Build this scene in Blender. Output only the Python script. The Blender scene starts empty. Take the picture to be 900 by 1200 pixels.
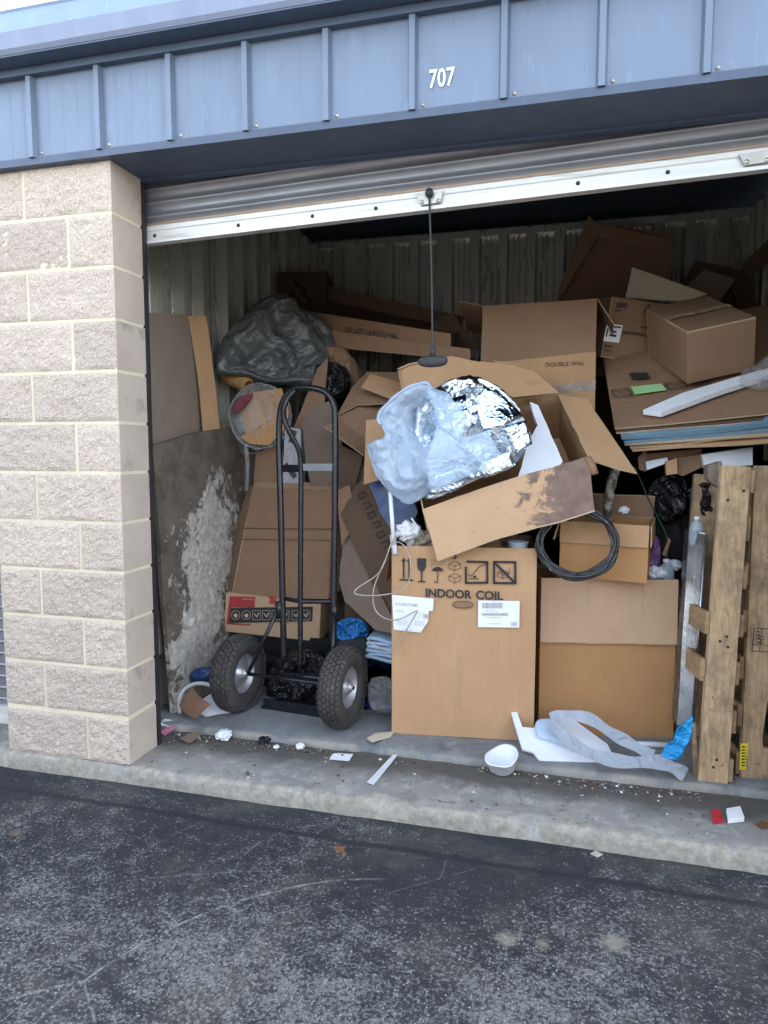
import bpy, bmesh, math, random
from mathutils import Vector, Matrix, noise
rad = math.radians
random.seed(7)
sc = bpy.context.scene
COL = sc.collection

# ------------------------------------------------------------------ camera
FPX = 817.74                                   # focal length in photo pixels (900 x 1200)
CAM = Vector((1.7413, -2.4479, 1.3218))
YAW, PITCH, ROLL = 0.25777, -0.09152, 0.00095
fw = Vector((-math.sin(YAW)*math.cos(PITCH), math.cos(YAW)*math.cos(PITCH), math.sin(PITCH)))
rt0 = Vector((math.cos(YAW), math.sin(YAW), 0)); up0 = rt0.cross(fw)
rt = math.cos(ROLL)*rt0 + math.sin(ROLL)*up0; upv = -math.sin(ROLL)*rt0 + math.cos(ROLL)*up0
cd = bpy.data.cameras.new('camera'); cam = bpy.data.objects.new('camera', cd); COL.objects.link(cam)
cd.sensor_fit = 'VERTICAL'; cd.sensor_height = 36; cd.lens = FPX/1200*36; cd.clip_end = 500; cd.clip_start = .02
cam.matrix_world = Matrix(((rt.x, upv.x, -fw.x, CAM.x), (rt.y, upv.y, -fw.y, CAM.y), (rt.z, upv.z, -fw.z, CAM.z), (0, 0, 0, 1)))
sc.camera = cam

# ------------------------------------------------------------------ sky, sun, exposure
SUN_EL, SUN_AZ = rad(38), rad(58)             # azimuth clockwise from +Y: behind the building, so this front lies in open shade
w = bpy.data.worlds.new('World'); sc.world = w; w.use_nodes = True
nt = w.node_tree; bg = nt.nodes['Background']
sky = nt.nodes.new('ShaderNodeTexSky'); sky.sky_type = 'NISHITA'; sky.sun_disc = False
sky.sun_elevation = SUN_EL; sky.sun_rotation = SUN_AZ; sky.air_density = 1.0; sky.dust_density = .7; sky.ozone_density = .6
hs = nt.nodes.new('ShaderNodeHueSaturation'); hs.inputs['Saturation'].default_value = .55      # sky desaturated so its light falls less blue
nt.links.new(sky.outputs[0], hs.inputs['Color']); nt.links.new(hs.outputs[0], bg.inputs[0]); bg.inputs[1].default_value = 0.15
sl = bpy.data.lights.new('sun', 'SUN'); sl.energy = 4.0; sl.angle = rad(.53); sl.color = (1, .93, .83)
so = bpy.data.objects.new('sun', sl); COL.objects.link(so)
sd = Vector((math.sin(SUN_AZ)*math.cos(SUN_EL), math.cos(SUN_AZ)*math.cos(SUN_EL), math.sin(SUN_EL)))
so.rotation_euler = (-sd).to_track_quat('-Z', 'Y').to_euler(); so.location = (0, -6, 8)
sc.view_settings.view_transform = 'Standard'; sc.view_settings.look = 'None'
sc.view_settings.exposure = 2.78; sc.view_settings.gamma = 1
sc.render.engine = 'CYCLES'
sc.cycles.max_bounces = 10; sc.cycles.diffuse_bounces = 5; sc.cycles.transparent_max_bounces = 16

# ------------------------------------------------------------------ pixel -> place
def ray(px, py): return fw + rt*((px-450)/FPX) - upv*((py-600)/FPX)
def PY(px, py, Y): d = ray(px, py); return CAM + d*((Y-CAM.y)/d.y)
def PX(px, py, X): d = ray(px, py); return CAM + d*((X-CAM.x)/d.x)
def PZ(px, py, Z): d = ray(px, py); return CAM + d*((Z-CAM.z)/d.z)
def PL(px, py, pl): d = ray(px, py); return CAM + d*((pl[0]-CAM).dot(pl[1])/d.dot(pl[1]))
def plane3(a, b, c):
    A, B, Cc = [PY(*t) if not isinstance(t, Vector) else t for t in (a, b, c)]
    n = (B-A).cross(Cc-A).normalized()
    if n.dot(CAM-A) < 0: n = -n
    return (A, n)
def vplane(Y, yaw=0, X=0, lean=0, Z=1.3):             # upright plane facing the camera; lean > 0 tips its top away
    n = Vector((math.sin(rad(yaw)), -math.cos(rad(yaw)), math.sin(rad(lean)))).normalized()
    return (Vector((X, Y, Z)), n)

# ------------------------------------------------------------------ materials
MAT = {}
def newmat(name):
    m = bpy.data.materials.new(name); m.use_nodes = True; MAT[name] = m
    n = m.node_tree.nodes; return m, n, m.node_tree.links, n['Principled BSDF']
def coords(n, l, stretch=(1, 1, 1), rand=True):
    tc = n.new('ShaderNodeTexCoord'); mp = n.new('ShaderNodeMapping'); mp.inputs['Scale'].default_value = stretch
    l.new(tc.outputs['Object'], mp.inputs[0])
    if rand:
        oi = n.new('ShaderNodeObjectInfo'); mu = n.new('ShaderNodeMath'); mu.operation = 'MULTIPLY'; mu.inputs[1].default_value = 31.7
        l.new(oi.outputs['Random'], mu.inputs[0]); l.new(mu.outputs[0], mp.inputs['Location'])
    return mp.outputs[0]
def nz(n, l, v, scale, detail=5, rough=.6, dist=0):
    t = n.new('ShaderNodeTexNoise'); t.inputs['Scale'].default_value = scale; t.inputs['Detail'].default_value = detail
    t.inputs['Roughness'].default_value = rough; t.inputs['Distortion'].default_value = dist; l.new(v, t.inputs['Vector']); return t.outputs[0]
def ramp(n, l, f, lo, hi, a=0, b=1):
    r = n.new('ShaderNodeMapRange'); r.inputs[1].default_value = lo; r.inputs[2].default_value = hi
    r.inputs[3].default_value = a; r.inputs[4].default_value = b; l.new(f, r.inputs[0]); return r.outputs[0]
def mix(n, l, f, a, b, mode='MIX'):
    m = n.new('ShaderNodeMix'); m.data_type = 'RGBA'; m.blend_type = mode
    for s, x in ((0, f), (6, a), (7, b)):
        if isinstance(x, (int, float)): m.inputs[s].default_value = x
        elif isinstance(x, tuple): m.inputs[s].default_value = (*x, 1)
        else: l.new(x, m.inputs[s])
    return m.outputs[2]
def math2(n, l, op, a, b=0.0):
    m = n.new('ShaderNodeMath'); m.operation = op
    for i, x in enumerate((a, b)):
        if isinstance(x, (int, float)): m.inputs[i].default_value = x
        else: l.new(x, m.inputs[i])
    return m.outputs[0]
def bumpn(n, l, bsdf, h, strength, dist=.01, prev=None):
    b = n.new('ShaderNodeBump'); b.inputs['Strength'].default_value = strength; b.inputs['Distance'].default_value = dist
    l.new(h, b.inputs['Height'])
    if prev: l.new(prev, b.inputs['Normal'])
    l.new(b.outputs[0], bsdf.inputs['Normal']); return b.outputs[0]
def M(name, c1, c2=None, scale=6, rough=.7, metal=0, bump=.15, bscale=70, bdist=.004, stretch=(1, 1, 1), stain=None, spec=.5, alpha=1, trans=0, lo=.35, hi=.65, coat=0, ridge=0):
    m, n, l, b = newmat(name); v = coords(n, l, stretch)
    c2 = c2 or tuple(x*.85 for x in c1)
    col = mix(n, l, ramp(n, l, nz(n, l, v, scale, 6), lo, hi), c1, c2)
    if stain:
        for sc_, ssc, a, bb in stain: col = mix(n, l, ramp(n, l, nz(n, l, v, ssc, 8, .65, .3), a, bb), col, sc_)
    l.new(col, b.inputs['Base Color'])
    rr = ramp(n, l, nz(n, l, v, scale*2.3, 4), .3, .7, max(rough-.08, .02), min(rough+.1, 1)); l.new(rr, b.inputs['Roughness'])
    b.inputs['Metallic'].default_value = metal; b.inputs['Specular IOR Level'].default_value = spec; b.inputs['Alpha'].default_value = alpha
    b.inputs['Coat Weight'].default_value = coat
    if bump: pn = bumpn(n, l, b, nz(n, l, v, bscale, 4), bump, bdist)
    if ridge:                                   # sharp film wrinkles
        for s_, st_ in ((4.5, ridge), (12, ridge*.6)): pn = bumpn(n, l, b, ramp(n, l, math2(n, l, 'ABSOLUTE', math2(n, l, 'SUBTRACT', nz(n, l, v, s_, 3, .5, 1.2), .5)), 0, .09, 1, 0), st_, .012, pn)
    if trans:
        tr = n.new('ShaderNodeBsdfTranslucent'); l.new(col, tr.inputs[0]); mx = n.new('ShaderNodeMixShader'); mx.inputs[0].default_value = trans
        l.new(b.outputs[0], mx.inputs[1]); l.new(tr.outputs[0], mx.inputs[2]); l.new(mx.outputs[0], n['Material Output'].inputs[0])
    return m

def board_mat(name, c1, c2, stains=(), streak=.12):       # corrugated cardboard: flute lines, scuffs, grease
    m, n, l, b = newmat(name); v = coords(n, l)
    col = mix(n, l, ramp(n, l, nz(n, l, v, 2.2, 5), .35, .68), c1, c2)
    tc = n.new('ShaderNodeTexCoord'); sp = n.new('ShaderNodeSeparateXYZ'); l.new(tc.outputs['Object'], sp.inputs[0])
    sm = math2(n, l, 'ADD', sp.outputs[0], math2(n, l, 'MULTIPLY', sp.outputs[1], .8))
    cb = n.new('ShaderNodeCombineXYZ'); l.new(math2(n, l, 'MULTIPLY', sm, 26), cb.inputs[0]); l.new(math2(n, l, 'MULTIPLY', sp.outputs[2], 1.5), cb.inputs[1])
    st = nz(n, l, cb.outputs[0], 4, 3)
    col = mix(n, l, ramp(n, l, st, .4, .7, 0, streak), col, tuple(x*.5 for x in c1))
    col = mix(n, l, ramp(n, l, nz(n, l, v, 38, 6, .7), .60, .72, 0, .35), col, tuple(min(x*1.35, .8) for x in c1))
    col = mix(n, l, ramp(n, l, nz(n, l, v, 5.5, 8, .7, .4), .62, .74, 0, .45), col, tuple(x*.42 for x in c1))
    for sc_, ssc, a, bb in stains: col = mix(n, l, ramp(n, l, nz(n, l, v, ssc, 8, .7, .3), a, bb), col, sc_)
    l.new(col, b.inputs['Base Color']); b.inputs['Roughness'].default_value = .78; b.inputs['Specular IOR Level'].default_value = .3
    p = bumpn(n, l, b, st, .16, .004); p = bumpn(n, l, b, nz(n, l, v, 9, 3), .45, .008, p); p = bumpn(n, l, b, ramp(n, l, math2(n, l, 'ABSOLUTE', math2(n, l, 'SUBTRACT', nz(n, l, v, 3.2, 4, .5, .8), .5)), 0, .012, -1, 0), .13, .004, p)
    return m
board_mat('card_tan', (.47, .285, .150), (.40, .235, .118))
board_mat('card_light', (.50, .335, .20), (.44, .285, .165))
board_mat('card_orange', (.44, .235, .098), (.36, .19, .078))
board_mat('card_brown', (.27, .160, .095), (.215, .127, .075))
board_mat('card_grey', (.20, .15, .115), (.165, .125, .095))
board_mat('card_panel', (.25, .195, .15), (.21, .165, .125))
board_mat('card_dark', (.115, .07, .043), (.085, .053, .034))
M('card_edge', (.46, .35, .22), (.36, .26, .15), 60, .9)
M('paper_white', (.78, .79, .8), (.7, .72, .74), 5, .7, bump=.08)
M('paper_cream', (.62, .55, .40), (.55, .48, .34), 5, .75)
M('foam_white', (.83, .85, .87), (.74, .77, .8), 7, .6, bump=.1, bscale=180, trans=.15)
M('foam_film', (.52, .57, .62), (.42, .47, .52), 9, .35, bump=.1, bscale=40, trans=.25, alpha=.7, ridge=.5)
M('film_haze', (.58, .72, .86), (.50, .64, .8), 6, .15, alpha=.38, bump=.1, ridge=.5)
M('ink', (.018, .017, .016), (.03, .027, .025), 60, .7, bump=0)
M('ink_faded', (.05, .036, .026), (.08, .056, .04), 60, .8, bump=0)
M('ink_grey', (.30, .30, .31), (.42, .42, .43), 60, .8, bump=0)
M('cloth_maroon', (.16, .03, .04), (.11, .025, .03), 30, .8)
M('ink_red', (.38, .045, .03), (.3, .04, .03), 30, .7, bump=0)
M('ink_gold', (.6, .5, .33), (.5, .42, .28), 30, .7, bump=0)
M('red_print', (.36, .03, .035), (.28, .03, .03), 14, .65, bump=0)
M('tape', (.42, .29, .17), (.36, .25, .15), 10, .25, bump=.1)
M('label_green', (.36, .62, .28), (.3, .55, .24), 10, .6, bump=0)
M('label_yellow', (.8, .62, .02), (.7, .52, .02), 10, .5, bump=0)
M('black_paint', (.008, .009, .011), (.014, .015, .018), 12, .26, bump=.05, spec=.4)
M('black_dull', (.015, .016, .018), (.022, .022, .024), 10, .6)
M('rubber', (.035, .032, .029), (.06, .053, .045), 9, .85, bump=.3, bscale=90, stain=[((.13, .105, .075), 14, .56, .72)])
M('rim_metal', (.55, .55, .55), (.42, .42, .42), 12, .4, .7, stain=[((.22, .2, .18), 20, .6, .7)])
M('steel_worn', (.5, .49, .45), (.38, .37, .34), 12, .45, .6, stain=[((.45, .33, .08), 30, .6, .66)])
M('steel_duct', (.50, .52, .53), (.38, .41, .43), 4, .26, .9, bump=.25, bscale=9, bdist=.01)
M('plastic_black', (.010, .010, .011), (.016, .016, .018), 8, .2, bump=.3, bscale=26, bdist=.01, ridge=.9)
M('plastic_grey', (.105, .108, .105), (.07, .072, .07), 5, .3, bump=.1, bscale=13, bdist=.01, ridge=.4)
M('plastic_blue', (.02, .20, .50), (.015, .14, .38), 9, .3, bump=.2, bscale=40, ridge=.9)
M('plastic_cyan', (.02, .34, .66), (.02, .26, .55), 9, .4, bump=.2, bscale=50, trans=.2, ridge=.8)
M('plastic_navy', (.012, .05, .16), (.01, .04, .12), 9, .4, bump=.2)
M('plastic_purple', (.16, .08, .22), (.12, .05, .17), 9, .4, bump=.3)
M('plastic_white', (.68, .79, .90), (.60, .71, .83), 6, .16, bump=.1, bscale=30, bdist=.006, trans=.42, alpha=.86, ridge=.42)
M('pvc', (.68, .70, .70), (.58, .60, .6), 8, .4, bump=.05)
M('cloth_blue', (.42, .55, .68), (.30, .42, .56), 9, .9, bump=.3, bscale=160)
M('cable_black', (.014, .014, .015), (.028, .028, .03), 20, .25, bump=.2, stain=[((.25, .26, .27), 60, .64, .7)])
M('wire_beige', (.40, .36, .30), (.3, .26, .21), 20, .5)
M('wicker', (.40, .23, .08), (.24, .125, .04), 40, .7, bump=.6, bscale=70)
M('leaf', (.17, .075, .03), (.11, .05, .022), 20, .8)
M('clay', (.22, .115, .07), (.16, .085, .05), 12, .8)
M('pink', (.55, .06, .20), (.6, .3, .38), 20, .6)
M('lighter_red', (.45, .015, .04), (.38, .012, .03), 20, .3, bump=0)
M('bark', (.35, .31, .26), (.08, .065, .05), 25, .85, bump=.8, bscale=50, bdist=.01, lo=.42, hi=.55)
M('bottle', (.55, .68, .76), (.5, .63, .72), 8, .08, alpha=.45, bump=.1)
M('bottle_cap', (.75, .78, .8), (.7, .7, .72), 8, .5)
M('clear_film', (.62, .63, .62), (.5, .5, .5), 8, .1, alpha=.22, bump=.2, bscale=24, bdist=.01, ridge=1.0)
M('crumb_light', (.55, .52, .45), (.3, .26, .2), 60, .9)
M('crumb_dark', (.06, .05, .04), (.12, .095, .07), 60, .9)
M('foam_blue', (.16, .27, .34), (.12, .2, .26), 5, .55)
M('soil_food', (.22, .15, .10), (.3, .28, .2), 26, .8, stain=[((.3, .08, .05), 30, .62, .68), ((.12, .17, .07), 22, .62, .68)])
M('wire_green', (.02, .08, .05), (.015, .06, .04), 20, .4)
# stained flap of the foil box: the wet patch has its own place on the flap
def stained():
    m, n, l, b = newmat('card_wet'); v = coords(n, l, rand=False)
    base = mix(n, l, ramp(n, l, nz(n, l, v, 3, 5), .35, .68), (.50, .32, .18), (.44, .275, .145))
    sp = n.new('ShaderNodeSeparateXYZ'); l.new(v, sp.inputs[0])
    g = math2(n, l, 'ADD', ramp(n, l, sp.outputs[0], .06, .46, -.30, .55), 0.0)
    t = math2(n, l, 'ADD', math2(n, l, 'MULTIPLY', math2(n, l, 'SUBTRACT', nz(n, l, v, 9, 8, .75, .6), .5), 1.9), g)
    wet = mix(n, l, ramp(n, l, nz(n, l, v, 16, 6, .7), .35, .65), (.10, .06, .05), (.17, .11, .085))
    col = mix(n, l, ramp(n, l, t, .12, .26, 0, .9), base, wet)
    col = mix(n, l, ramp(n, l, nz(n, l, v, 60, 3), .66, .7, 0, .5), col, (.2, .13, .08))
    l.new(col, b.inputs['Base Color']); b.inputs['Roughness'].default_value = .75; bumpn(n, l, b, nz(n, l, v, 9, 3), .4, .008)
stained()
def foil():
    m, n, l, b = newmat('foil'); v = coords(n, l)
    vo = n.new('ShaderNodeTexVoronoi'); vo.inputs['Scale'].default_value = 15; l.new(mix(n, l, .12, v, nz(n, l, v, 9, 4)), vo.inputs['Vector'])
    b.inputs['Base Color'].default_value = (.80, .87, .93, 1); b.inputs['Metallic'].default_value = 1; b.inputs['Roughness'].default_value = .15
    p = bumpn(n, l, b, vo.outputs[0], .2, .02); bumpn(n, l, b, math2(n, l, 'MULTIPLY', nz(n, l, v, 46, 5, .7, .6), ramp(n, l, nz(n, l, v, 5, 2), .42, .6)), .7, .012, p)
foil()
M('foil_smooth', (.70, .82, .93), (.62, .76, .9), 9, .12, 1, bump=.1, bscale=30, ridge=.4)
def cmu():
    m, n, l, b = newmat('split_block'); v = coords(n, l)
    vo = n.new('ShaderNodeTexVoronoi'); vo.inputs['Scale'].default_value = 150; l.new(v, vo.inputs['Vector'])
    col = mix(n, l, ramp(n, l, nz(n, l, v, 4, 5), .35, .65), (.55, .455, .36), (.47, .385, .30))
    col = mix(n, l, ramp(n, l, nz(n, l, v, 150, 4, .7), .5, .6, 0, .85), col, (.70, .63, .56))
    col = mix(n, l, ramp(n, l, nz(n, l, v, 120, 4, .75), .56, .66, 0, .85), col, (.27, .21, .175))
    oi = n.new('ShaderNodeObjectInfo'); col = mix(n, l, math2(n, l, 'MULTIPLY', oi.outputs['Random'], .28), col, (.25, .21, .18))
    l.new(col, b.inputs['Base Color']); b.inputs['Roughness'].default_value = .92; b.inputs['Specular IOR Level'].default_value = .25
    p = bumpn(n, l, b, vo.outputs[0], .5, .004); bumpn(n, l, b, nz(n, l, v, 170, 5, .7), .8, .005, p)
cmu()
M('block_smooth', (.48, .405, .33), (.42, .35, .285), 5, .9, bump=.5, bscale=140, stain=[((.2, .175, .15), 7, .58, .75)])
M('mortar', (.66, .60, .43), (.57, .51, .36), 8, .95, bump=.6, bscale=70)
def painted(name, c, metal=.25, rough=.38):
    m, n, l, b = newmat(name); v = coords(n, l, (1, 1, .25))
    col = mix(n, l, ramp(n, l, nz(n, l, v, 3, 5), .3, .7), c, tuple(x*.82 for x in c))
    col = mix(n, l, ramp(n, l, nz(n, l, v, 26, 6, .7), .58, .75, 0, .3), col, tuple(min(1, x*1.7) for x in c))
    l.new(col, b.inputs['Base Color']); b.inputs['Metallic'].default_value = metal; b.inputs['Specular IOR Level'].default_value = .6
    l.new(ramp(n, l, nz(n, l, v, 9, 5), .3, .7, rough-.07, rough+.14), b.inputs['Roughness']); bumpn(n, l, b, nz(n, l, v, 5, 2), .12, .01)
painted('steel_blue', (.145, .185, .25)); painted('trim_navy', (.06, .085, .135), .1, .5); painted('gutter_grey', (.19, .225, .31), .1, .45)
painted('gutter_sky_tint', (.25, .33, .47), .1, .3)  # gutter grey tinted paler blue, the sky's reflection painted into the colour
painted('door_grey', (.25, .255, .27), .5, .36)
M('door_edge_rust', (.36, .24, .14), (.3, .2, .13), 20, .5, .3)
M('bar_alu', (.66, .66, .63), (.56, .56, .53), 6, .42, .25, stain=[((.40, .37, .31), 12, .56, .70), ((.2, .17, .13), 40, .66, .74)], stretch=(.25, 1, 3))
M('galv', (.58, .565, .50), (.53, .52, .46), 4, .3, .6, stretch=(1, 1, .15), bump=.05)
M('galv_dark', (.20, .21, .22), (.15, .16, .17), 7, .5, .5)
M('roof_deck', (.10, .12, .15), (.08, .10, .13), 7, .7, .2)
M('number_white', (.82, .84, .86), (.75, .77, .8), 30, .5, bump=0)
def wood(name, c1, c2, dark, stretch):
    m, n, l, b = newmat(name); v = coords(n, l, stretch)
    g = nz(n, l, v, 22, 6, .65, .5)
    col = mix(n, l, ramp(n, l, g, .35, .65), c1, c2)
    v2 = coords(n, l, (1, 1, 1)); col = mix(n, l, ramp(n, l, nz(n, l, v2, 6, 8, .7), .47, .68, 0, .85), col, dark)
    col = mix(n, l, ramp(n, l, nz(n, l, v2, 40, 4, .6), .68, .72), col, (.05, .035, .025))
    l.new(col, b.inputs['Base Color']); b.inputs['Roughness'].default_value = .85; bumpn(n, l, b, g, .5, .005)
wood('wood_pallet', (.50, .35, .19), (.30, .195, .105), (.12, .09, .065), (3, 3, .35))
wood('wood_grey', (.24, .19, .145), (.17, .13, .10), (.09, .075, .065), (3, 3, .35))
wood('wood_slat', (.38, .25, .13), (.26, .165, .085), (.12, .085, .06), (3, .35, 3))
def weathered():
    m, n, l, b = newmat('weathered_paint'); v = coords(n, l, rand=False)
    base = mix(n, l, ramp(n, l, nz(n, l, v, 9, 8, .7), .35, .65), (.075, .056, .042), (.17, .135, .10))
    sp = n.new('ShaderNodeSeparateXYZ'); l.new(v, sp.inputs[0])
    # pale peeled area: a tall patch in the middle of the board
    dy = math2(n, l, 'ABSOLUTE', math2(n, l, 'SUBTRACT', sp.outputs[1], math2(n, l, 'ADD', -.25, math2(n, l, 'MULTIPLY', sp.outputs[2], .24))))
    t = math2(n, l, 'SUBTRACT', math2(n, l, 'MULTIPLY', nz(n, l, v, 5, 8, .7, .4), 1.1), math2(n, l, 'MULTIPLY', dy, 1.35))
    t = math2(n, l, 'SUBTRACT', t, ramp(n, l, sp.outputs[2], .95, 1.3, 0, .5))
    pale = mix(n, l, ramp(n, l, nz(n, l, v, 34, 7, .75), .4, .62), (.52, .49, .43), (.30, .265, .225))
    pale = mix(n, l, ramp(n, l, nz(n, l, v, 10, 6, .7), .58, .66), pale, (.72, .70, .66))
    t = math2(n, l, 'ADD', t, ramp(n, l, nz(n, l, v, 15, 8, .8, .5), .35, .65, -.22, .16))
    f = ramp(n, l, t, .16, .24)
    col = mix(n, l, f, base, pale)
    l.new(col, b.inputs['Base Color']); b.inputs['Roughness'].default_value = .9
    h = math2(n, l, 'ADD', f, nz(n, l, v, 40, 6, .75)); bumpn(n, l, b, h, .7, .008)
weathered()
def concrete(name, c1, c2, pale, dirt):
    m, n, l, b = newmat(name); v = coords(n, l, rand=False)
    col = mix(n, l, ramp(n, l, nz(n, l, v, 2.5, 7, .6), .35, .65), c1, c2)
    col = mix(n, l, ramp(n, l, nz(n, l, v, 9, 9, .78, .4), .50, .62, 0, .8), col, pale)
    col = mix(n, l, ramp(n, l, nz(n, l, v, 7, 8, .7, .5), .55, .7, 0, .75), col, dirt)
    sp = n.new('ShaderNodeSeparateXYZ'); l.new(v, sp.inputs[0])
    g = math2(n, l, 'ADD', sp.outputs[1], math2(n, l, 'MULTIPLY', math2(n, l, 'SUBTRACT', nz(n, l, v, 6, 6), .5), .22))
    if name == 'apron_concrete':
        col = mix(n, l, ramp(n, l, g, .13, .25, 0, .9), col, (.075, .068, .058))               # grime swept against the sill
        ed = mix(n, l, ramp(n, l, nz(n, l, v, 30, 7, .75), .4, .62), (.23, .21, .165), (.36, .335, .28))
        col = mix(n, l, ramp(n, l, g, -.005, .02, .95, 0), col, ed)               # worn nose of the kerb
    else:
        col = mix(n, l, ramp(n, l, g, .345, .385, .8, 0), col, (.30, .275, .225))
    ve = n.new('ShaderNodeTexVoronoi'); ve.feature = 'DISTANCE_TO_EDGE'; ve.inputs['Scale'].default_value = 1.7; l.new(mix(n, l, .10, v, nz(n, l, v, 6, 5, .7)), ve.inputs['Vector'])
    ck = math2(n, l, 'MULTIPLY', ramp(n, l, ve.outputs['Distance'], .002, .006, 1, 0), ramp(n, l, nz(n, l, v, 1.1, 2), .58, .64)); col = mix(n, l, ck, col, (.03, .028, .025))
    col = mix(n, l, ramp(n, l, nz(n, l, v, 110, 5, .7), .62, .7, 0, .6), col, (.07, .07, .065))
    l.new(col, b.inputs['Base Color']); b.inputs['Roughness'].default_value = .88
    p = bumpn(n, l, b, nz(n, l, v, 120, 6, .75), .5, .006); bumpn(n, l, b, nz(n, l, v, 12, 6, .7), .4, .012, p)
concrete('apron_concrete', (.275, .265, .235), (.20, .197, .182), (.39, .38, .345), (.115, .105, .09))
concrete('floor_concrete', (.20, .21, .21), (.155, .165, .17), (.27, .275, .265), (.10, .095, .09))
GZ = -.07
def asphalt(scr):
    m, n, l, b = newmat('asphalt'); v = coords(n, l, rand=False)
    sp = n.new('ShaderNodeSeparateXYZ'); l.new(v, sp.inputs[0]); X, Y = sp.outputs[0], sp.outputs[1]
    vo = n.new('ShaderNodeTexVoronoi'); vo.inputs['Scale'].default_value = 95; l.new(v, vo.inputs['Vector'])
    col = mix(n, l, ramp(n, l, nz(n, l, v, 2, 5), .35, .65), (.019, .022, .027), (.031, .034, .039))
    grit = nz(n, l, v, 85, 7, .82, .3)
    wear = math2(n, l, 'ADD', ramp(n, l, nz(n, l, v, 1.5, 5, .6), .35, .65, -.02, .085), ramp(n, l, Y, -.85, -.25, .045, -.06))
    clump = ramp(n, l, nz(n, l, v, 16, 6, .75, .4), .3, .7, -.075, .075)
    th = math2(n, l, 'ADD', math2(n, l, 'ADD', grit, wear), clump)
    col = mix(n, l, ramp(n, l, th, .545, .64, 0, .8), col, (.25, .25, .24))
    v2 = n.new('ShaderNodeTexVoronoi'); v2.inputs['Scale'].default_value = 125; l.new(v, v2.inputs['Vector']); s2 = n.new('ShaderNodeSeparateColor'); l.new(v2.outputs['Color'], s2.inputs[0])
    stone = math2(n, l, 'MULTIPLY', ramp(n, l, math2(n, l, 'ADD', s2.outputs[0], math2(n, l, 'MULTIPLY', math2(n, l, 'ADD', wear, clump), 3.)), .86, .96), ramp(n, l, v2.outputs['Distance'], .25, .5, 1, 0))
    col = mix(n, l, math2(n, l, 'MULTIPLY', stone, .8), col, mix(n, l, s2.outputs[1], (.17, .172, .17), (.46, .455, .43)))
    # dusty pale patches
    dust = None
    for cx, cy, r in ((1.607, -.551, .05), (1.702, -.547, .03), (1.90, -.495, .06)):
        dd = n.new('ShaderNodeVectorMath'); dd.operation = 'DISTANCE'; l.new(v, dd.inputs[0]); dd.inputs[1].default_value = (cx, cy, GZ)
        q = math2(n, l, 'SUBTRACT', 1, math2(n, l, 'DIVIDE', dd.outputs['Value'], r)); dust = q if dust is None else math2(n, l, 'MAXIMUM', dust, q)
    dust = math2(n, l, 'ADD', dust, math2(n, l, 'MULTIPLY', math2(n, l, 'SUBTRACT', nz(n, l, v, 26, 7, .75), .55), 2.2)); col = mix(n, l, ramp(n, l, dust, .05, .7, 0, .6), col, (.36, .33, .25))
    col = mix(n, l, ramp(n, l, nz(n, l, v, 2.6, 7, .7, .3), .5, .66, 0, .2), col, (.26, .235, .18))
    # scrapes: arcs and straight scratches
    brk = nz(n, l, v, 24, 5, .75); tot = None
    wob = math2(n, l, 'MULTIPLY', math2(n, l, 'SUBTRACT', nz(n, l, v, 3, 3), .5), .03)
    for cx, cy, R, mx_, my_, L, wd, amt in scr:
        d1 = n.new('ShaderNodeVectorMath'); d1.operation = 'DISTANCE'; l.new(v, d1.inputs[0]); d1.inputs[1].default_value = (cx, cy, GZ)
        d2 = n.new('ShaderNodeVectorMath'); d2.operation = 'DISTANCE'; l.new(v, d2.inputs[0]); d2.inputs[1].default_value = (mx_, my_, GZ)
        a = math2(n, l, 'ABSOLUTE', math2(n, l, 'SUBTRACT', math2(n, l, 'ADD', d1.outputs['Value'], wob), R))
        k = math2(n, l, 'MULTIPLY', ramp(n, l, a, wd*.12, wd*.55, amt*.75, 0), ramp(n, l, d2.outputs['Value'], L*.42, L*.5, 1, 0))
        tot = k if tot is None else math2(n, l, 'MAXIMUM', tot, k)
    tot = math2(n, l, 'MULTIPLY', tot, ramp(n, l, brk, .40, .58))
    col = mix(n, l, tot, col, (.40, .41, .41))
    # band of fresh sealer beside the kerb and its dark line
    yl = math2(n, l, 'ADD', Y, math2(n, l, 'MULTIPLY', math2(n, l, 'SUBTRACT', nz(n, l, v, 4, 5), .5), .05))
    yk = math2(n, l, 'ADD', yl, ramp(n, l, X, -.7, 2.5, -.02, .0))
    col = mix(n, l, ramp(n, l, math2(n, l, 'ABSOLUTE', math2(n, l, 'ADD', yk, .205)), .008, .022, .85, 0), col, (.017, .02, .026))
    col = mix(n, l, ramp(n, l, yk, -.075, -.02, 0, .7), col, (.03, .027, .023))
    l.new(col, b.inputs['Base Color']); l.new(ramp(n, l, grit, .4, .65, .6, .9), b.inputs['Roughness']); b.inputs['Specular IOR Level'].default_value = .3
    p = bumpn(n, l, b, vo.outputs[0], .55, .008); bumpn(n, l, b, grit, .8, .01, p)
def circ(a, b, c):
    ax, ay, bx, by, cx, cy = a.x, a.y, b.x, b.y, c.x, c.y
    d = 2*(ax*(by-cy)+bx*(cy-ay)+cx*(ay-by))
    if abs(d) < 1e-5: d = 1e-5
    ux = ((ax*ax+ay*ay)*(by-cy)+(bx*bx+by*by)*(cy-ay)+(cx*cx+cy*cy)*(ay-by))/d
    uy = ((ax*ax+ay*ay)*(cx-bx)+(bx*bx+by*by)*(ax-cx)+(cx*cx+cy*cy)*(bx-ax))/d
    return ux, uy, math.hypot(ax-ux, ay-uy)
GZ = -.07
SCR = []
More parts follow.
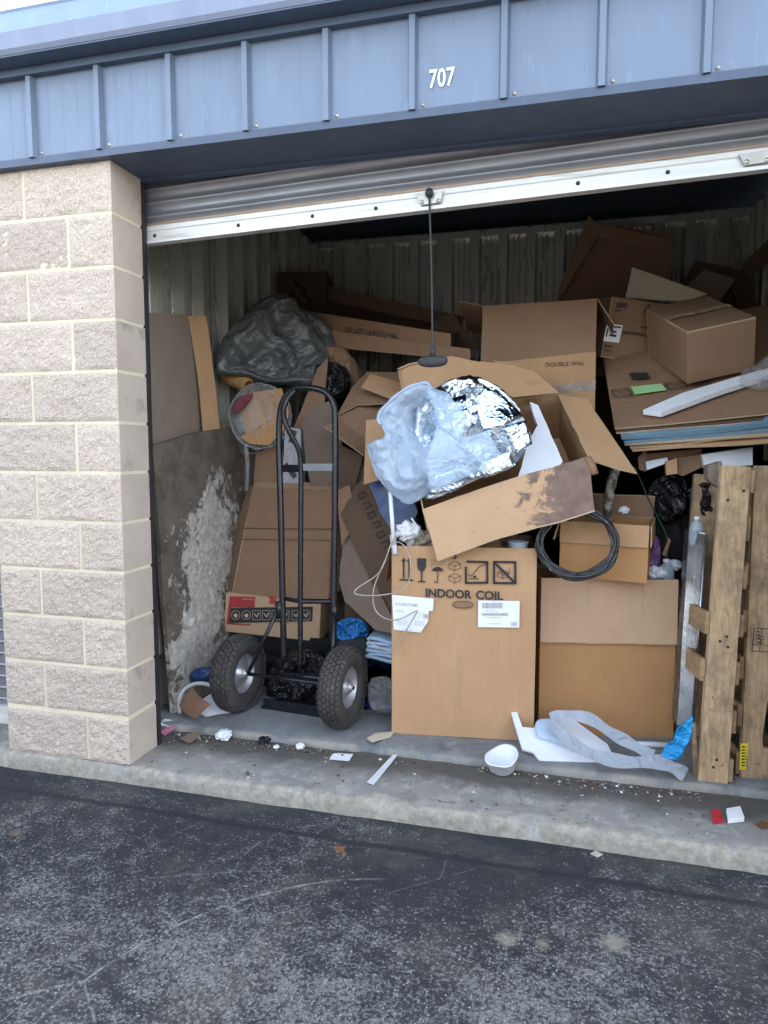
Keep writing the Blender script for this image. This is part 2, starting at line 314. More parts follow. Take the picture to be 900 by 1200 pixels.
for p, wd, amt in (([(48, 1192), (235, 1072), (450, 1031)], .011, .8), ([(0, 1174), (60, 1158), (100, 1150)], .009, .6), ([(285, 1004), (310, 984), (375, 967)], .007, .65),
                   ([(170, 1030), (240, 1024), (330, 1020)], .005, .5), ([(268, 1057), (278, 1068), (290, 1085)], .007, .6), ([(388, 1060), (420, 1085), (455, 1105)], .006, .5),
                   ([(47, 1075), (50, 1055), (53, 1018)], .006, .4), ([(115, 1062), (117, 1040), (118, 1020)], .006, .4), ([(100, 1150), (105, 1175), (112, 1200)], .008, .6),
                   ([(150, 1010), (200, 980), (255, 955)], .005, .4), ([(230, 1104), (270, 1102), (310, 1103)], .006, .5), ([(537, 1152), (550, 1140), (565, 1125)], .007, .5),
                   ([(515, 1030), (522, 1015), (524, 998)], .004, .45), ([(450, 1048), (505, 1032), (542, 1022)], .006, .35)):
    P3 = [PZ(x, y, GZ) for x, y in p]; c = circ(*P3); SCR.append((*c, P3[1].x, P3[1].y, 2*max((P3[0]-P3[1]).length, (P3[2]-P3[1]).length)*1.05, wd, amt))
asphalt([(s[0], s[1], s[2], s[3], s[4], s[5], s[6], s[7]) for s in SCR])

# ------------------------------------------------------------------ mesh helpers
class MB:
    def __init__(s): s.v = []; s.f = []; s.sm = []; s.edge = set()
    def add(s, vs, fs, smooth=False):
        o = len(s.v); s.v += [Vector(x) for x in vs]; s.f += [tuple(i+o for i in f) for f in fs]; s.sm += [smooth]*len(fs); return s
    def box(s, x0, x1, y0, y1, z0, z1, M_=None):
        vs = [Vector((x, y, z)) for z in (z0, z1) for y in (y0, y1) for x in (x0, x1)]
        if M_ is not None: vs = [M_ @ q for q in vs]
        return s.add(vs, [(0, 2, 3, 1), (4, 5, 7, 6), (0, 1, 5, 4), (2, 6, 7, 3), (0, 4, 6, 2), (1, 3, 7, 5)])
    def prism(s, pts, n, th):                  # polygon with its back face th behind it (along -n)
        k = len(pts); b = [p-n*th for p in pts]
        nn = Vector((0, 0, 0))
        for i in range(k): nn += pts[i].cross(pts[(i+1) % k])
        if nn.dot(n) < 0: pts = pts[::-1]; b = b[::-1]
        fs = [tuple(range(k)), tuple(range(2*k-1, k-1, -1))]+[(i, i+k, (i+1) % k+k, (i+1) % k) for i in range(k)]
        return s.add(list(pts)+b, fs)
    def sheet(s, p00, p10, p11, p01, th=.005, nu=8, nv=8, wav=.004, seed=0, bend=0, jag=0, freq=3.):
        n = ((p10-p00).cross(p01-p00)+(p11-p10).cross(p11-p01)).normalized()
        top = []; bot = []
        for j in range(nv+1):
            for i in range(nu+1):
                u, v = i/nu, j/nv; p = p00*(1-u)*(1-v)+p10*u*(1-v)+p11*u*v+p01*(1-u)*v
                q = p*freq+Vector((seed*3.1, seed*1.7, 0)); d = noise.noise(q)*wav+bend*(math.sin(math.pi*u)*.5+math.sin(math.pi*v)*.5)
                if jag and (i in (0, nu) or j in (0, nv)):
                    p = p+(p10-p00).normalized()*noise.noise(p*17+Vector((seed, 0, 0)))*jag+(p01-p00).normalized()*noise.noise(p*17+Vector((0, seed, 5)))*jag
                top.append(p+n*(d+th/2)); bot.append(p+n*(d-th/2))
        N = len(top); fs = []; I = lambda i, j: j*(nu+1)+i
        for j in range(nv):
            for i in range(nu):
                fs.append((I(i, j), I(i+1, j), I(i+1, j+1), I(i, j+1))); fs.append((N+I(i, j+1), N+I(i+1, j+1), N+I(i+1, j), N+I(i, j)))
        rim = [I(i, 0) for i in range(nu)]+[I(nu, j) for j in range(nv)]+[I(i, nv) for i in range(nu, 0, -1)]+[I(0, j) for j in range(nv, 0, -1)]
        k0 = len(s.f)+len(fs); fs += [(a, a+N, b+N, b) for a, b in zip(rim, rim[1:]+rim[:1])]
        s.edge.update(range(k0, k0+len(rim))); return s.add(top+bot, fs)
    def tube(s, pts, r, n=10, closed=False, caps=True):
        pts = [Vector(p) for p in pts]; m = len(pts); rs = r if isinstance(r, (list, tuple)) else [r]*m
        def tan(i):
            a = pts[(i-1) % m] if closed or i > 0 else pts[0]; b = pts[(i+1) % m] if closed or i < m-1 else pts[-1]
            return (b-a).normalized()
        t = tan(0); u = t.orthogonal().normalized(); vs = []
        for i in range(m):
            t2 = tan(i); u = (u-t2*u.dot(t2)).normalized(); w_ = t2.cross(u)
            vs += [pts[i]+(u*math.cos(2*math.pi*k/n)+w_*math.sin(2*math.pi*k/n))*rs[i] for k in range(n)]
        fs = []
        for i in range(m if closed else m-1):
            a, b = i*n, ((i+1) % m)*n; fs += [(a+k, a+(k+1) % n, b+(k+1) % n, b+k) for k in range(n)]
        s.add(vs, fs, True)
        if caps and not closed:
            o = len(s.v)-len(vs); s.f += [tuple(o+k for k in range(n-1, -1, -1)), tuple(o+(m-1)*n+k for k in range(n))]; s.sm += [False, False]
        return s
    def lathe(s, prof, org, ax, n=24, smooth=True):
        ax = ax.normalized(); u = ax.orthogonal().normalized(); w_ = ax.cross(u); vs = []
        for r, h in prof: vs += [org+ax*h+(u*math.cos(2*math.pi*k/n)+w_*math.sin(2*math.pi*k/n))*max(r, 1e-4) for k in range(n)]
        fs = [(i*n+k, i*n+(k+1) % n, (i+1)*n+(k+1) % n, (i+1)*n+k) for i in range(len(prof)-1) for k in range(n)]
        return s.add(vs, fs, smooth)
    def stroke(s, pts, wd, n, closed=False):    # flat printed line on a surface with normal n
        pts = pts+pts[:1] if closed else pts
        for a, b in zip(pts, pts[1:]):
            d = (b-a).normalized(); q = n.cross(d)*wd/2; e = d*wd*.25
            s.add([a-q-e, b-q+e, b+q+e, a+q-e], [(0, 1, 2, 3)])
        return s
    def fill(s, pts): return s.add(pts, [tuple(range(len(pts)))])
def cat(pts, k=6, closed=False):                # Catmull-Rom through points
    pts = [Vector(p) for p in pts]; m = len(pts); out = []
    for i in range(m if closed else m-1):
        g = lambda j: pts[j % m] if closed else pts[min(max(j, 0), m-1)]
        p0, p1, p2, p3 = g(i-1), g(i), g(i+1), g(i+2)
        for t in range(k):
            t /= k; out.append(.5*((2*p1)+(p2-p0)*t+(2*p0-5*p1+4*p2-p3)*t*t+(3*p1-p0-3*p2+p3)*t**3))
    if not closed: out.append(pts[-1])
    return out
def T(name, label, category, base, group=None):
    o = bpy.data.objects.new(name, None); COL.objects.link(o); o.location = base; o.empty_display_size = .05
    o['label'] = label; o['category'] = category
    if group: o['group'] = group
    return o
def obj(name, mb, mat, parent=None, label=None, category=None, group=None, kind=None, smooth=False):
    vs = mb.v
    if parent is not None:
        base = Vector(parent.location); q = parent.parent
        while q is not None: base += Vector(q.location); q = q.parent
    else:
        base = Vector((sum(p.x for p in vs)/len(vs), sum(p.y for p in vs)/len(vs), min(p.z for p in vs)))
    if kind == 'structure': base = Vector((0, 0, 0))
    me = bpy.data.meshes.new(name); me.from_pydata([p-base for p in vs], [], mb.f); me.validate()
    if len(me.polygons) == len(mb.sm): me.polygons.foreach_set('use_smooth', [smooth or x for x in mb.sm])
    me.update()
    o = bpy.data.objects.new(name, me); COL.objects.link(o)
    if mat: me.materials.append(MAT[mat])
    if mat and mat.startswith('card_') and mb.edge and len(me.polygons) == len(mb.f):
        me.materials.append(MAT['card_edge'])
        for i in mb.edge: me.polygons[i].material_index = 1
    if parent is not None: o.parent = parent
    else: o.location = base
    for k_, x in (('label', label), ('category', category), ('group', group), ('kind', kind)):
        if x: o[k_] = x
    return o
def text(s, org, ux, uz, h, mat, parent, name='lettering', weight=.0, off=.0012, stretch=1., fitw=None):
    cu = bpy.data.curves.new('t', 'FONT'); cu.body = s; cu.size = 1; cu.offset = weight; cu.resolution_u = 3
    o = bpy.data.objects.new('t', cu); COL.objects.link(o); dg = bpy.context.evaluated_depsgraph_get(); me = bpy.data.meshes.new_from_object(o.evaluated_get(dg))
    bpy.data.objects.remove(o); bpy.data.curves.remove(cu)
    ux = ux.normalized(); uz = uz.normalized(); n = ux.cross(uz); k = h/.68; mb = MB()
    if fitw: xs_ = [q.co.x for q in me.vertices]; stretch = fitw/((max(xs_)-min(xs_))*k)
    mb.add([org+ux*(q.co.x*k*stretch)+uz*(q.co.y*k)+n*off for q in me.vertices], [tuple(p.vertices) for p in me.polygons])
    bpy.data.meshes.remove(me); return obj(name, mb, mat, parent)
def Rm(y, p, r): return Matrix.Rotation(rad(y), 3, 'Z') @ Matrix.Rotation(rad(p), 3, 'X') @ Matrix.Rotation(rad(r), 3, 'Y')
def fr(pos, ypr): m = Rm(*ypr).to_4x4(); m.translation = Vector(pos); return m
def grid_box(x0, x1, y0, y1, z0, z1): return MB().box(x0, x1, y0, y1, z0, z1)
def pillow(out, n, front, back, seed=0, amp=.02, freq=9., rings=14, k=5, dent=0, ridge=True, smooth_out=True, zf=None, big=0, bfreq=4., flat=False):
    freq *= 1.8
    rb = random.Random(int(seed*31)+1); bdirs = [(Vector((rb.gauss(0, 1), rb.gauss(0, .5), rb.gauss(0, 1))).normalized(), bfreq*rb.uniform(.6, 1.6), rb.random()) for _ in range(5)]
    """closed bag: outline points (3-D) with a bulge towards n (front) and away from it (back), crumpled"""
    o = cat(out, k, True) if smooth_out else [Vector(p) for p in out]; N = len(o); c = sum(o, Vector())/N; mb = MB()
    rf = random.Random(int(seed*97)+3); dirs = [(Vector((rf.gauss(0, 1), rf.gauss(0, 1), rf.gauss(0, 1))).normalized(), freq*rf.choice((.45, .7, 1, 1.5, 2.1)), rf.random()) for _ in range(9)]
    def cr(p):                                  # sharp folds in random directions, bent by a little noise
        q = p+Vector((noise.noise(p*4+Vector((seed, 0, 0))), noise.noise(p*4+Vector((0, seed, 0))), noise.noise(p*4+Vector((0, 0, seed)))))*.05; a = 0
        for dv, ff, ph in dirs: x = q.dot(dv)*ff*.75+ph; a += (abs(x-math.floor(x)-.5)*2-.5)*freq/ff*.55
        c2 = 0
        if big:
            for dv, ff, ph in bdirs: x = q.dot(dv)*ff+ph; c2 += (abs(x-math.floor(x)-.5)*2-.5)*big*.6
        return c2+amp*(a+.15*noise.noise(p*freq*4)) if ridge else amp*noise.noise(p*freq)
    vs = []; fs = []
    def layer(sign, h):
        idx = []
        for r in range(rings):
            t = r/rings; row = []
            for p in o:
                q = c+(p-c)*math.sqrt(t) if t > 0 else c.copy(); e = 1-t
                z = h*math.sqrt(max(1-t**1.7, 0))*(1-(dent*max(0, 1-t*1.6) if sign > 0 else 0))+(zf(q)*min(1, e*2.5) if zf and sign > 0 else 0); q = q+n*(sign*(z+cr(q+n*sign*.3)*min(1, e*3)))
                q = q+Vector((noise.noise(q*freq*1.3), noise.noise(q*freq*1.3+Vector((5, 0, 0))), noise.noise(q*freq*1.3+Vector((0, 7, 0)))))*amp*.5*min(1, e*3); row.append(q)
            idx.append(row)
        return idx
    F, B = layer(1, front), layer(-1, back)
    rim = [p+Vector((noise.noise(p*freq*2), noise.noise(p*freq*2+Vector((3, 0, 0))), noise.noise(p*freq*2+Vector((0, 3, 0)))))*amp*.4 for p in o]
    vs = rim[:]; base = {}
    for tag, L in (('F', F), ('B', B)):
        base[tag] = len(vs)
        vs.append(L[0][0])
        for r in range(1, rings): vs += L[r]
    def ring(tag, r): return [i for i in range(N)] if r == rings else [base[tag]+1+(r-1)*N+i for i in range(N)]
    for tag, fl in (('F', False), ('B', True)):
        r1 = ring(tag, 1); add = [(base[tag], r1[i], r1[(i+1) % N]) for i in range(N)]
        for r in range(1, rings):
            a, b = ring(tag, r), ring(tag, r+1); add += [(a[i], b[i], b[(i+1) % N], a[(i+1) % N]) for i in range(N)]
        fs += [f[::-1] for f in add] if fl else add
    mb.add(vs, fs, not flat); return mb
def pix(l, pl): return [PL(x, y, pl) for x, y in l]
def warp_poly(pts, n, th, wav=.004, cuts=3, seed=0, freq=4.):
    """cardboard piece of any outline, subdivided and slightly warped"""
    bm = bmesh.new(); f = bm.faces.new([bm.verts.new(p) for p in pts]); f.normal_update()
    if f.normal.dot(n) < 0: f.normal_flip()
    bmesh.ops.triangulate(bm, faces=[f]); bmesh.ops.subdivide_edges(bm, edges=bm.edges[:], cuts=cuts, use_grid_fill=True)
    bm.verts.index_update(); bm.edges.index_update(); mb = MB(); N = len(bm.verts); tp = []; bt = []
    for v_ in bm.verts:
        d = noise.noise(v_.co*freq+Vector((seed, seed*2, 0)))*wav; p = v_.co+n*d
        if v_.is_boundary: p = p+Vector((noise.noise(p*23), noise.noise(p*23+Vector((4, 0, 0))), noise.noise(p*23+Vector((0, 4, 0)))))*.0035
        tp.append(p); bt.append(p-n*th)
    fs = []
    for q in bm.faces: ids = [x.index for x in q.verts]; fs += [tuple(ids), tuple(i+N for i in ids[::-1])]
    for e in bm.edges:
        if e.is_boundary:
            lp = e.link_loops[0]; a, b = lp.vert.index, lp.link_loop_next.vert.index; mb.edge.add(len(fs)); fs.append((b, a, a+N, b+N))
    bm.free(); return mb.add(tp+bt, fs)
def sheet_thing(name, label, category, pl, px, th, mat, seed=0, wav=.005, group=None, cuts=3):
    return obj(name, warp_poly(pix(px, pl), pl[1], th, wav, cuts, seed), mat, None, label, category, group)
def carton(label, pos, ypr, dims, mat='card_tan', inner=None, flaps=(), closed=False, name='cardboard_box', wav=.006, seed=0, th=.006, tape=False, group=None, category='box'):
    """flaps: (side f/b/l/r, angle from upright, length, material)"""
    W, D, H = dims; m = fr(pos, ypr); t = T(name, label, category, m.translation, group); mb = MB()
    v = lambda x, y, z: m @ Vector((x, y, z))
    h = th/2
    mb.sheet(v(0, h, 0), v(W, h, 0), v(W, h, H), v(0, h, H), th, 8, 8, wav, seed+1)
    mb.sheet(v(W, D-h, 0), v(0, D-h, 0), v(0, D-h, H), v(W, D-h, H), th, 8, 8, wav, seed+2)
    mb.sheet(v(h, D-th, 0), v(h, th, 0), v(h, th, H), v(h, D-th, H), th, 8, 8, wav, seed+3)
    mb.sheet(v(W-h, th, 0), v(W-h, D-th, 0), v(W-h, D-th, H), v(W-h, th, H), th, 8, 8, wav, seed+4)
    mb.sheet(v(th, th, h+.002), v(W-th, th, h+.002), v(W-th, D-th, h+.002), v(th, D-th, h+.002), th, 4, 4, 0, 0)
    obj('body', mb, mat, t)
    if closed:
        a = MB().sheet(v(.001, .001, H+h), v(W-.001, .001, H+h), v(W-.001, D/2-.002, H+h-.004), v(.001, D/2-.002, H+h-.004), th, 8, 6, wav*.6, seed+6); obj('flap', a, mat, t)
        a = MB().sheet(v(.001, D/2+.002, H+h-.004), v(W-.001, D/2+.002, H+h-.004), v(W-.001, D-.001, H+h), v(.001, D-.001, H+h), th, 8, 6, wav*.6, seed+7); obj('flap', a, mat, t)
    if tape: a = MB().sheet(v(.0, D/2-.025, H+th+.002), v(W, D/2-.025, H+th+.002), v(W, D/2+.025, H+th+.002), v(0, D/2+.025, H+th+.002), .001, 6, 2, 0, 0); obj('tape', a, 'tape', t)
    for i, (sd_, ang, L, fm) in enumerate(flaps):
        A = rad(ang); s_, c_ = math.sin(A), math.cos(A)
        if sd_ == 'f': a, b, dv = (0, 0), (W, 0), (0, -1)
        elif sd_ == 'b': a, b, dv = (W, D), (0, D), (0, 1)
        elif sd_ == 'l': a, b, dv = (0, D), (0, 0), (-1, 0)
        else: a, b, dv = (W, 0), (W, D), (1, 0)
        off = .006 if ang > 120 else 0
        p = [v(q[0]+dv[0]*(e*s_*L+off), q[1]+dv[1]*(e*s_*L+off), H+.003+e*c_*L) for q, e in ((a, 0), (b, 0), (b, 1), (a, 1))]
        obj('flap', MB().sheet(*p, th, 8, 6, wav, seed+10+i, 0, .003), fm or mat, t)
    return t, m

# ================================================================== the setting
FZ = .03                                        # unit floor
mb = MB(); mb.add([(-120, -120, GZ), (120, -120, GZ), (120, 120, GZ), (-120, 120, GZ)], [(0, 1, 2, 3)])
obj('asphalt_ground', mb, 'asphalt', kind='structure')
def slab(x0, x1, y0, y1, z1, z0, nx, ny, seed, chip):   # concrete slab with a worn, chipped front edge
    vs = []; fs = []; prof = [(0, z0), (0, z0+(z1-z0)*.5), (.0015, z1-.012), (.008, z1-.003), (.02, z1)]
    ys = [y0+.02+(y1-y0-.02)*((j+1)/ny)**1.3 for j in range(ny)]
    for i in range(nx+1):
        x = x0+(x1-x0)*i/nx; a = noise.noise(Vector((x*2.2, seed, 0)))*.006+noise.noise(Vector((x*13, seed, 3)))*.004; c = max(0, noise.noise(Vector((x*7, seed, 9)))-.12)*chip
        for dy, z in prof: vs.append((x, y0+dy+a+c*(z-z0)/(z1-z0), z-(c*.5 if z > z1-.013 else 0)))
        for y in ys: vs.append((x, y, z1+noise.noise(Vector((x*3, y*3, seed)))*.0025))
    m = len(prof)+ny
    fs = [(i*m+j, (i+1)*m+j, (i+1)*m+j+1, i*m+j+1) for i in range(nx) for j in range(m-1)]
    return MB().add(vs, fs, True)
obj('concrete_apron', slab(-4, 6, -.03, .42, 0, -.09, 700, 10, 1.3, .05), 'apron_concrete', kind='structure')
obj('unit_floor', slab(-.3, 2.95, .36, 2.9, FZ, -.02, 420, 8, 4.1, .1), 'floor_concrete', kind='structure')

# ------------------------------------------------------------------ block pillars
U = .2032; J = .013
def block_mesh(w_, seed, end_smooth_right, end_smooth_left):
    nx = max(int(w_/.0085), 8); nz_ = 23; D = .197; h = U-J; vs = []; fs = []
    for j in range(nz_+1):
        for i in range(nx+1):
            x, z = w_*i/nx, h*j/nz_; e = min(x, w_-x, z, h-z); k = min(1, e/.014)
            p = Vector((x+seed*3.3, seed, z)); d = .0045+.0042*noise.noise(p*13)+.0044*noise.noise(p*36)+.0036*noise.noise(p*85)
            vs.append(Vector((x, -d*k, z)))
    I = lambda i, j: j*(nx+1)+i
    fs = [(I(i, j), I(i+1, j), I(i+1, j+1), I(i, j+1)) for j in range(nz_) for i in range(nx)]
    o = len(vs); vs += [Vector((0, 0, 0)), Vector((w_, 0, 0)), Vector((w_, 0, h)), Vector((0, 0, h)), Vector((0, D, 0)), Vector((w_, D, 0)), Vector((w_, D, h)), Vector((0, D, h))]
    fs += [(o+1, o+5, o+6, o+2), (o+4, o, o+3, o+7), (o+5, o+4, o+7, o+6), (o+3, o+2, o+6, o+7), (o, o+4, o+5, o+1)]
    return vs, fs, nx*nz_
def pillar(x0, label):                          # x0 = left edge; three half blocks wide
    t = T('block_pillar', label, 'pillar', (x0, 0, 0), 'split-face block pillars between the unit doors')
    obj('mortar', grid_box(x0+.0015, x0+.6081, .0012, .19, 0, 12*U-.004), 'mortar', t)
    for c in range(12):
        a = [(0, .4064), (.4064, .6096)] if c % 2 == 0 else [(0, .2032), (.2032, .6096)]
        for q, (b0, b1) in enumerate(a):
            wl = J/2 if q == 1 else 0; wr = J/2 if q == 0 else 0
            vs, fs, nf = block_mesh(b1-b0-wl-wr, c*2+q+x0*7, 1, 1); jx = random.uniform(-.0015, .0015)
            m = MB().add([p+Vector((x0+b0+wl, jx, c*U+J*.5 if c else 0)) for p in vs], fs)
            o = obj('block', m, 'split_block', t); o.data.materials.append(MAT['block_smooth'])
            for k, p in enumerate(o.data.polygons): p.material_index = 0 if k < nf else 1; p.use_smooth = False
    return t
pillar(-.6096, 'tan split-face block pillar with yellow mortar beside the open unit and leaning weathered board')
pillar(2.56, 'tan split-face block pillar standing beside the wooden pallets')

# ------------------------------------------------------------------ metal building round the unit
B = T('storage_building', 'blue metal self-storage building with ribbed header and number 707', 'building', (1, 0, 0))
HZ0, HZ1, HY = 2.45, 2.80, -.03
for k in range(-13, 19):                        # header sheets, 12 inches each, rib on the left edge, three fine pencil ribs
    x = -.335+.3045*k; prof = [(0, .0), (.006, -.022), (.026, -.022), (.034, 0), (.085, 0), (.088, -.0009), (.091, 0), (.15, 0), (.153, -.0009), (.156, 0), (.215, 0), (.218, -.0009), (.221, 0), (.275, 0), (.278, -.0009), (.281, 0), (.304, 0)]
    m = MB(); vs = [Vector((x+a, HY+b, z)) for z in (HZ0+.003, HZ1+.02) for a, b in prof]; n_ = len(prof)
    m.add(vs, [(i, i+1, i+1+n_, i+n_) for i in range(n_-1)]); p = obj('panel', m, 'steel_blue', B)
    s = MB().lathe([(.0, .006), (.005, .005), (.006, .001), (.008, 0), (.008, -.002)], Vector((x+.05, HY-.001, HZ0+.022)), Vector((0, -1, 0)), 8); obj('screw', s, 'steel_worn', p)
obj('header_trim', MB().box(-4.2, 5.6, HY-.005, .20, HZ0-.022, HZ0).box(-4.2, 5.6, HY-.012, HY-.005, HZ0-.022, HZ0+.006), 'trim_navy', B)
obj('header_soffit', MB().box(-4.2, 5.6, .20, .235, HZ0-.03, HZ0), 'trim_navy', B)
# eave gutter: tilted face above a dark return
obj('gutter_return', MB().box(-4.2, 5.6, -.134, HY-.001, 2.783, 2.7885), 'trim_navy', B)
g = MB(); pr_ = [(HY+.0, 2.79), (-.135, 2.79), (-.145, 2.805), (-.15, 2.862), (-.135, 2.868), (-.0, 2.86), (0, 2.80)]
vs = [Vector((x, a, b)) for x in (-4.2, 5.6) for a, b in pr_]; k = len(pr_); g.add(vs, [(i, (i+1) % k, (i+1) % k+k, i+k) for i in range(k)]+[tuple(range(k))[::-1], tuple(range(k, 2*k))])
obj('gutter', g, 'gutter_grey', B)
g = MB(); pr_ = [(-.134, 2.869), (-.128, 2.872), (-.108, 2.955), (-.114, 2.963), (-.10, 2.968), (-.094, 2.955), (-.0, 2.905), (-.0, 2.869)]
vs = [Vector((x, a, b)) for x in (-4.2, 5.6) for a, b in pr_]; k = len(pr_); g.add(vs, [(i, (i+1) % k, (i+1) % k+k, i+k) for i in range(k)]+[tuple(range(k))[::-1], tuple(range(k, 2*k))])
obj('roof_edge', g, 'gutter_sky_tint', B)
obj('eave_trim', MB().box(-4.2, 5.6, HY-.03, HY-.004, 2.755, 2.781), 'trim_navy', B)
obj('roof', MB().add([(-4.2, .002, 2.9), (5.6, .002, 2.9), (5.6, 6.2, 3.25), (-4.2, 6.2, 3.25), (-4.2, .002, 2.86), (5.6, .002, 2.86), (5.6, 6.2, 3.2), (-4.2, 6.2, 3.2)],
    [(0, 1, 2, 3), (7, 6, 5, 4), (0, 4, 5, 1), (2, 6, 7, 3), (0, 3, 7, 4), (1, 5, 6, 2)]), 'roof_deck', B)
for y in (1.0, 2.0, 3.2, 4.6): obj('purlin', MB().box(-4.1, 5.5, y, y+.05, 2.915+(y)*.055-.12, 2.86+y*.055), 'galv_dark', B)
obj('rear_wall', MB().box(-4.2, 5.6, 6.1, 6.2, GZ, 3.2), 'trim_navy', B)
obj('side_wall', MB().box(-4.2, -4.1, .25, 6.1, GZ, 3.0), 'trim_navy', B); obj('side_wall', MB().box(5.5, 5.6, .25, 6.1, GZ, 3.0), 'trim_navy', B)
d0, d1 = Vector((1, 0, 0)), Vector((0, 0, 1))
text('707', Vector((1.258, HY-.0045, 2.522)), d0, d1, .056, 'number_white', B, 'unit_number', weight=.012, off=.0, fitw=.086)
# ribbed galvanised partitions, one sheet of about 0.9 m at a time
def ribbed(x0, y0, x1, y1, z0, z1, amp, parent):
    L = math.hypot(x1-x0, y1-y0); ux, uy = (x1-x0)/L, (y1-y0)/L; nx_, ny_ = uy, -ux; n_ = max(1, round(L/.92)); pitch = .198
    for q in range(n_):
        a, b = L*q/n_, L*(q+1)/n_+(.02 if q < n_-1 else 0); pr2 = []; s = a
        while s < b-1e-4:
            for ds, dd in ((0, .03), (.062, .03), (.074, 0), (.092, 0), (.096, .012), (.106, .012), (.110, 0), (.128, 0), (.132, .012), (.142, .012), (.146, 0), (.164, 0), (.186, 0)):
                if s+ds < b: pr2.append((s+ds, dd))
            s += pitch
        m = MB(); k = len(pr2)
        vs = [Vector((x0+ux*s_+nx_*(d*amp+.001*q), y0+uy*s_+ny_*(d*amp+.001*q), z)) for z in (z0, z1) for s_, d in pr2]; m.add(vs, [(i, i+1, i+1+k, i+k) for i in range(k-1)])
        obj('panel', m, 'galv', parent)
XL, XR, YB, ZT = -.17, 2.86, 2.75, 2.87
for nm, a in (('left', (XL-.05, .2, XL-.05, YB+.04)), ('back', (XL-.05, YB+.04, XR+.05, YB+.04)), ('right', (XR+.05, YB+.04, XR+.05, .2))):
    t = T('partition_wall', {'left': 'ribbed galvanised partition wall behind the leaning weathered board', 'back': 'ribbed galvanised wall across the rear of the unit behind the cardboard',
          'right': 'ribbed galvanised partition wall beside the wooden pallets'}[nm], 'wall', (a[0], a[1], 0), 'galvanised walls of the unit')
    ribbed(*a, FZ if nm == 'back' else -.0, ZT, 2.0, t)
    if nm == 'back': obj('top_channel', MB().box(XL, XR, YB-.018, YB+.06, ZT-.035, ZT+.012), 'galv', t)
    else: obj('top_channel', MB().box(a[0]-.03, a[0]+.02, .22, YB-.02, ZT+.001, ZT+.03), 'galv_dark', t)
# unseen facing row, added behind the camera to bounce sunlight into the unit
O_ = T('storage_building', 'unseen facing row of tan storage units added to bounce light into the unit', 'building', (1, -10, GZ))
obj('wall', MB().box(-32, 34, -10.4, -10, GZ, 2.5), 'clay', O_)
obj('header_panel', MB().box(-32, 34, -10.42, -9.96, 2.5, 2.95), 'steel_blue', O_)
for k in range(20): obj('unit_door', MB().box(-29.5+3.05*k, -27.1+3.05*k, -9.995, -9.97, GZ, 2.3), 'door_grey', O_)
# roll-up door, run up crooked
R_ = T('rollup_door', 'raised grey roll-up door with bright metal bottom bar', 'door', (1.2, .24, 2.2))
sl_ = .032; bz = lambda x: 2.176+sl_*x
prof = []; z = .083
while z < .5:
    for dz, dy in ((0, 0), (.018, 0), (.024, -.012), (.030, -.016), (.036, -.012), (.042, 0)): prof.append((z+dz, dy))
    z += .056
m = MB(); xs = [-.03+2.61*i/20 for i in range(21)]; n_ = len(prof)
for x in xs: m.v += [Vector((x, .255+dy+.004*noise.noise(Vector((x*1.5, z_*5, 0))), bz(x)+z_)) for z_, dy in prof]
m.f = [(i*n_+j, (i+1)*n_+j, (i+1)*n_+j+1, i*n_+j+1) for i in range(20) for j in range(n_-1)]; m.sm = [True]*len(m.f)
obj('curtain', m, 'door_grey', R_)
m = MB(); bp = [(.262, .0), (.222, .0), (.222, .012), (.236, .016), (.236, .05), (.232, .055), (.232, .072), (.24, .078), (.262, .078)]
vs = [Vector((x, y, bz(x)+z_)) for x in (-.03, 2.58) for y, z_ in bp]; k = len(bp); m.add(vs, [(i, (i+1) % k, (i+1) % k+k, i+k) for i in range(k)]+[tuple(range(k))[::-1], tuple(range(k, 2*k))])
bar = obj('bottom_bar', m, 'bar_alu', R_)
obj('weather_edge', MB().add([Vector((x, y, bz(x)+z_)) for x in (-.03, 2.58) for y, z_ in ((.24, .079), (.24, .086), (.26, .086), (.26, .079))], [(0, 1, 5, 4), (1, 2, 6, 5), (2, 3, 7, 6), (3, 0, 4, 7)]), 'door_edge_rust', R_)
for x in (.035, .42, .74, 1.0, 1.75, 2.05): obj('bolt', MB().lathe([(0, .006), (.005, .005), (.008, 0)], Vector((x, .2355, bz(x)+.033)), Vector((0, -1, 0)), 8), 'black_dull', bar)
for x in (1.215, 2.325):
    b_ = obj('lift_bracket', MB().prism([Vector((x-.055, .2190, bz(x)+.055)), Vector((x+.05, .2190, bz(x)+.062)), Vector((x+.04, .2190, bz(x)+.022)), Vector((x-.035, .2190, bz(x)+.018))], Vector((0, -1, 0)), .012), 'steel_worn', bar)
    for dx in (-.03, .032): obj('bolt', MB().lathe([(0, .008), (.007, .006), (.009, 0)], Vector((x+dx, .219, bz(x)+.028)), Vector((0, -1, 0)), 8), 'galv', b_)
for s, x in ((1, .0), (-1, 2.56)): obj('guide_track', MB().box(min(x-.028*s, x+.006*s), max(x-.028*s, x+.006*s), .2, .222, 0.001, 2.42).box(min(x-.04*s, x-.028*s), max(x-.04*s, x-.028*s), .2, .222, 0.001, 2.42), 'black_dull', R_)
